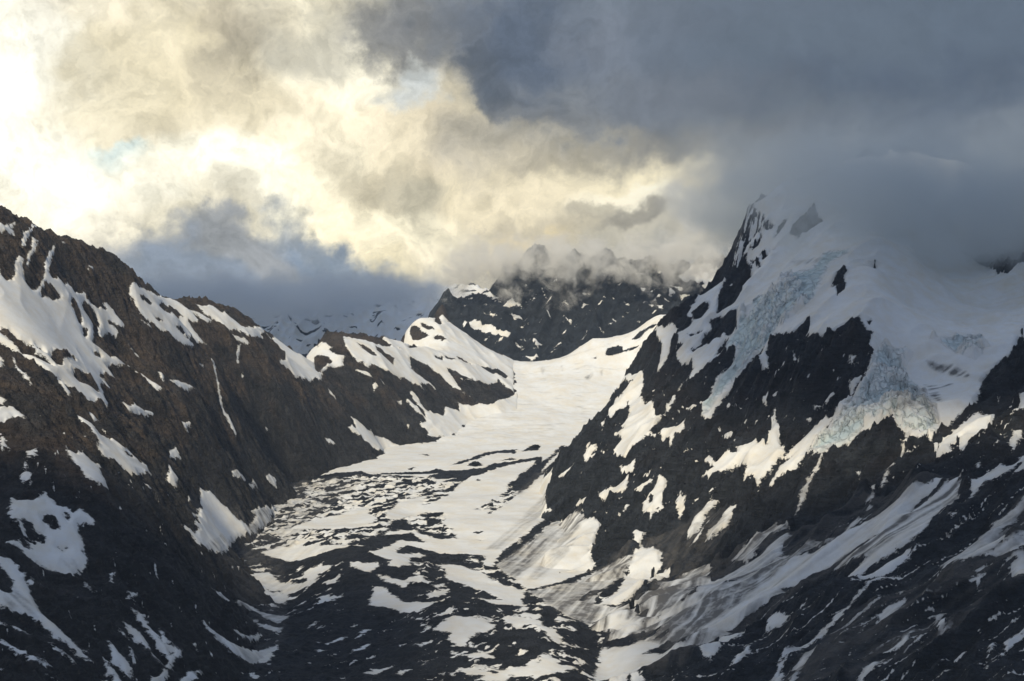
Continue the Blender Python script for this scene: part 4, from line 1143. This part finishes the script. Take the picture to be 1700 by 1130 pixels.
# dark rocks standing out of the glacier
def outcrop(px, py, w, d, h, seed, txt):
    x, y, z = G.survey(px, py)
    vs, fs_ = [], []
    nu, nv = 48, 20
    for j in range(nv + 1):
        ph = 0.62 * math.pi * j / nv
        for i in range(nu):
            th = 2 * math.pi * i / nu
            dx, dy, dz = math.sin(ph) * math.cos(th), math.sin(ph) * math.sin(th), math.cos(ph)
            r = 0.75 + 0.75 * float(ridged(np.array([1.9 * dx + seed]), np.array([1.9 * dy + 1.5 * dz]), 4, 0.6, seed=seed)[0])
            vs.append((x + dx * r * w, y + dy * r * d, EYE + z + dz * r * h))
    for j in range(nv):
        for i in range(nu):
            a, b = j * nu + i, j * nu + (i + 1) % nu
            fs_.append((a, a + nu, b + nu, b))
    fs_.append(tuple((nv * nu + i) for i in range(nu)))
    me = bpy.data.meshes.new('boulder'); me.from_pydata(vs, [], fs_); me.update()
    at = me.attributes.new('cover', 'FLOAT_VECTOR', 'POINT')
    at.data.foreach_set('vector', np.tile(np.array([-60, 0, 0], np.float32), len(vs)))
    me.materials.append(M_right)
    o = bpy.data.objects.new('boulder', me); COL.objects.link(o)
    o['label'] = txt; o['category'] = 'boulder'
outcrop(769, 707, 9, 16, 6, 3, 'lone dark boulder on the smooth upper glacier snow')
outcrop(889, 742, 24, 34, 11, 5, 'peaked dark rubble heap on the snow beside the foot of the right wall')
outcrop(789, 770, 22, 34, 9, 8, 'dark rubble mound between two moraine stripes, left of the peaked heap')

# ------------------------------------------------------------------ clouds
def cloud_material(name, dens, lo, hi, tilt, x0, z0, nscale, namp, colr, g=0.4, torn=None, soft_x=None, top=None, emis=None, stretch=(1, 1, 1)):
    """fog whose lower edge is the plane z = z0 + tilt (x - x0), torn by noise"""
    m = bpy.data.materials.new(name); m.use_nodes = True
    t = m.node_tree; t.nodes.clear(); k = NT(t)
    p = k.n('ShaderNodeNewGeometry').outputs['Position']
    sp = k.n('ShaderNodeSeparateXYZ'); t.links.new(p, sp.inputs[0])
    x, y, z = sp.outputs
    nz = k.noise(k.mapping(p, sc=stretch), nscale, 5, 0.6, 0.6)
    h = k.math('SUBTRACT', z, k.math('ADD', z0 + EYE, k.math('MULTIPLY', k.math('SUBTRACT', x, x0), tilt)))
    h = k.math('ADD', h, k.mr(nz, 0.25, 0.75, -namp, namp))
    h = k.math('ADD', h, k.mr(k.noise(p, nscale * 3.5, 4, 0.65), 0.3, 0.7, -namp * 0.35, namp * 0.35))
    d = k.mr(h, lo, hi, 0, dens, smooth=True)
    if torn: d = k.math('MULTIPLY', d, k.mr(k.noise(p, nscale * 1.7, 5, 0.6, 0.8), torn[0], torn[1], 0.08, 1.0, smooth=True))
    if soft_x: 
        d = k.math('MULTIPLY', d, k.mr(k.math('ADD', x, k.mr(nz, 0.25, 0.75, -namp, namp)), soft_x[0], soft_x[1], smooth=True))
        if len(soft_x) > 2: d = k.math('MULTIPLY', d, k.mr(k.math('ADD', x, k.mr(nz, 0.25, 0.75, -namp, namp)), soft_x[2], soft_x[3], 1, 0, smooth=True))
    if top: d = k.math('MULTIPLY', d, k.mr(k.math('ADD', z, k.mr(k.noise(p, nscale * 1.3, 4, 0.6), 0.3, 0.7, -170, 170)), top[0] + EYE, top[1] + EYE, 1, 0, smooth=True))
    v = k.n('ShaderNodeVolumePrincipled')
    v.inputs['Color'].default_value = colr
    v.inputs['Anisotropy'].default_value = g
    t.links.new(d, v.inputs['Density'])
    o = k.n('ShaderNodeOutputMaterial'); t.links.new(v.outputs[0], o.inputs['Volume'])
    return m

def cloud_hull(name, x0, x1, y0, y1, z0, z1, mat, label, seed, lump=0.10):
    """a closed lumpy body, rounded like a cushion"""
    nu, nv = 64, 32
    vs, fs_ = [], []
    for j in range(nv + 1):
        ph = math.pi * j / nv
        for i in range(nu):
            th = 2 * math.pi * i / nu
            d = [math.sin(ph) * math.cos(th), math.sin(ph) * math.sin(th), math.cos(ph)]
            e = 0.45
            q = [math.copysign(abs(c) ** e, c) for c in d]
            r = 1 + lump * float(fbm(np.array([2.2 * d[0] + 5]), np.array([2.2 * d[1] + 1.7 * d[2]]), 3, seed=seed)[0])
            vs.append(((x0 + x1) / 2 + q[0] * r * (x1 - x0) / 2, (y0 + y1) / 2 + q[1] * r * (y1 - y0) / 2, EYE + (z0 + z1) / 2 + q[2] * r * (z1 - z0) / 2))
    for j in range(nv):
        for i in range(nu):
            a, b = j * nu + i, j * nu + (i + 1) % nu
            fs_.append((a, a + nu, b + nu, b))
    me = bpy.data.meshes.new(name); me.from_pydata(vs, [], fs_); me.validate(); me.update()
    me.materials.append(mat)
    o = bpy.data.objects.new(name, me); COL.objects.link(o)
    o['kind'] = 'stuff'; o['label'] = label; o['category'] = 'cloud'
    return o

m = cloud_material('dark_cloud', 0.0060, -60, 230, -0.20, 1086, 295, 0.0018, 330, (0.84, 0.88, 0.90, 1), torn=(0.36, 0.56), soft_x=(650, 1600), top=(300, 900))
cloud_hull('cloud', 500, 3600, 5700, 7900, -160, 1000, m, 'heavy dark grey cloud wrapping the summit of the dark mountain', 3)
m = cloud_material('pale_cloud', 0.012, -30, 130, 0.0, 0, 110, 0.0035, 420, (1, 0.975, 0.92, 1), g=-0.1, torn=(0.44, 0.58), soft_x=(-700, 0, 1500, 1900), top=(120, 400))
cloud_hull('cloud', -600, 1900, 10300, 11500, -250, 460, m, 'torn pale cloud over the top of the distant dark rock wall', 4, 0.18)
m = cloud_material('grey_cloud', 0.0060, -40, 120, 0.075, -2140, -220, 0.0030, 260, (0.84, 0.88, 0.92, 1), soft_x=(-4600, -4000, -900, -300), top=(-120, 130))
cloud_hull('cloud', -4600, -250, 11500, 13300, -600, 320, m, 'flat grey blue cloud bank lying on the pale range at left', 5, 0.18)
# unseen clouds added above the frame, placed sunward of the slopes to shade them
om = bpy.data.materials.new('shade_cloud'); om.use_nodes = True
ot = om.node_tree; ot.nodes.clear()
ov = ot.nodes.new('ShaderNodeVolumePrincipled'); oo = ot.nodes.new('ShaderNodeOutputMaterial')
ov.inputs['Color'].default_value = (0.9, 0.92, 0.95, 1); ov.inputs['Density'].default_value = 0.011
ot.links.new(ov.outputs[0], oo.inputs['Volume'])
sdx, sdy, sdz = math.sin(SUN_AZ) * math.cos(SUN_EL), math.cos(SUN_AZ) * math.cos(SUN_EL), math.sin(SUN_EL)
for i, (x, y, z, rx, ry, txt) in enumerate((
        (-1150, 3150, -660, 780, 780, 'unseen cloud added to shade the left foreground slope'),
        (1250, 3000, -550, 1050, 1000, 'unseen cloud added to shade the right foreground slope'),
        (1750, 5400, 0, 1150, 1400, 'unseen cloud added to shade the hanging snow basin'),
        (1500, 6500, 300, 900, 900, 'unseen cloud added to shade the summit of the dark mountain'),
        (-2100, 12400, -100, 1500, 1300, 'unseen cloud added to shade the pale range'))):
    H = 2100 if i < 4 else 3300
    tt = (H - z) / sdz
    x, y = x + sdx * tt, y + sdy * tt
    cloud_hull('cloud', x - rx, x + rx, y - ry, y + ry, H - 150, H + 250, om, txt, 20 + i, 0.3)

# streaky snow on the far pale range
# ------------------------------------------------------------------ haze
def box(name, x0, x1, y0, y1, z0, z1, mat):
    vs = [(x, y, z) for x in (x0, x1) for y in (y0, y1) for z in (z0, z1)]
    fs_ = [(0, 1, 3, 2), (4, 6, 7, 5), (0, 4, 5, 1), (2, 3, 7, 6), (0, 2, 6, 4), (1, 5, 7, 3)]
    me = bpy.data.meshes.new(name); me.from_pydata(vs, [], fs_); me.update(); me.materials.append(mat)
    o = bpy.data.objects.new(name, me); COL.objects.link(o); return o
hm = bpy.data.materials.new('haze'); hm.use_nodes = True
t = hm.node_tree; t.nodes.clear()
hv = t.nodes.new('ShaderNodeVolumePrincipled'); ho = t.nodes.new('ShaderNodeOutputMaterial')
hv.inputs['Color'].default_value = (0.55, 0.72, 1.0, 1); hv.inputs['Density'].default_value = 0.000008
t.links.new(hv.outputs[0], ho.inputs['Volume'])
hz = box('haze', -6500, 7500, -300, 16500, -800, EYE + 3900, hm)
hz['kind'] = 'stuff'; hz['label'] = 'thin blue haze filling the valley air'; hz['category'] = 'haze'
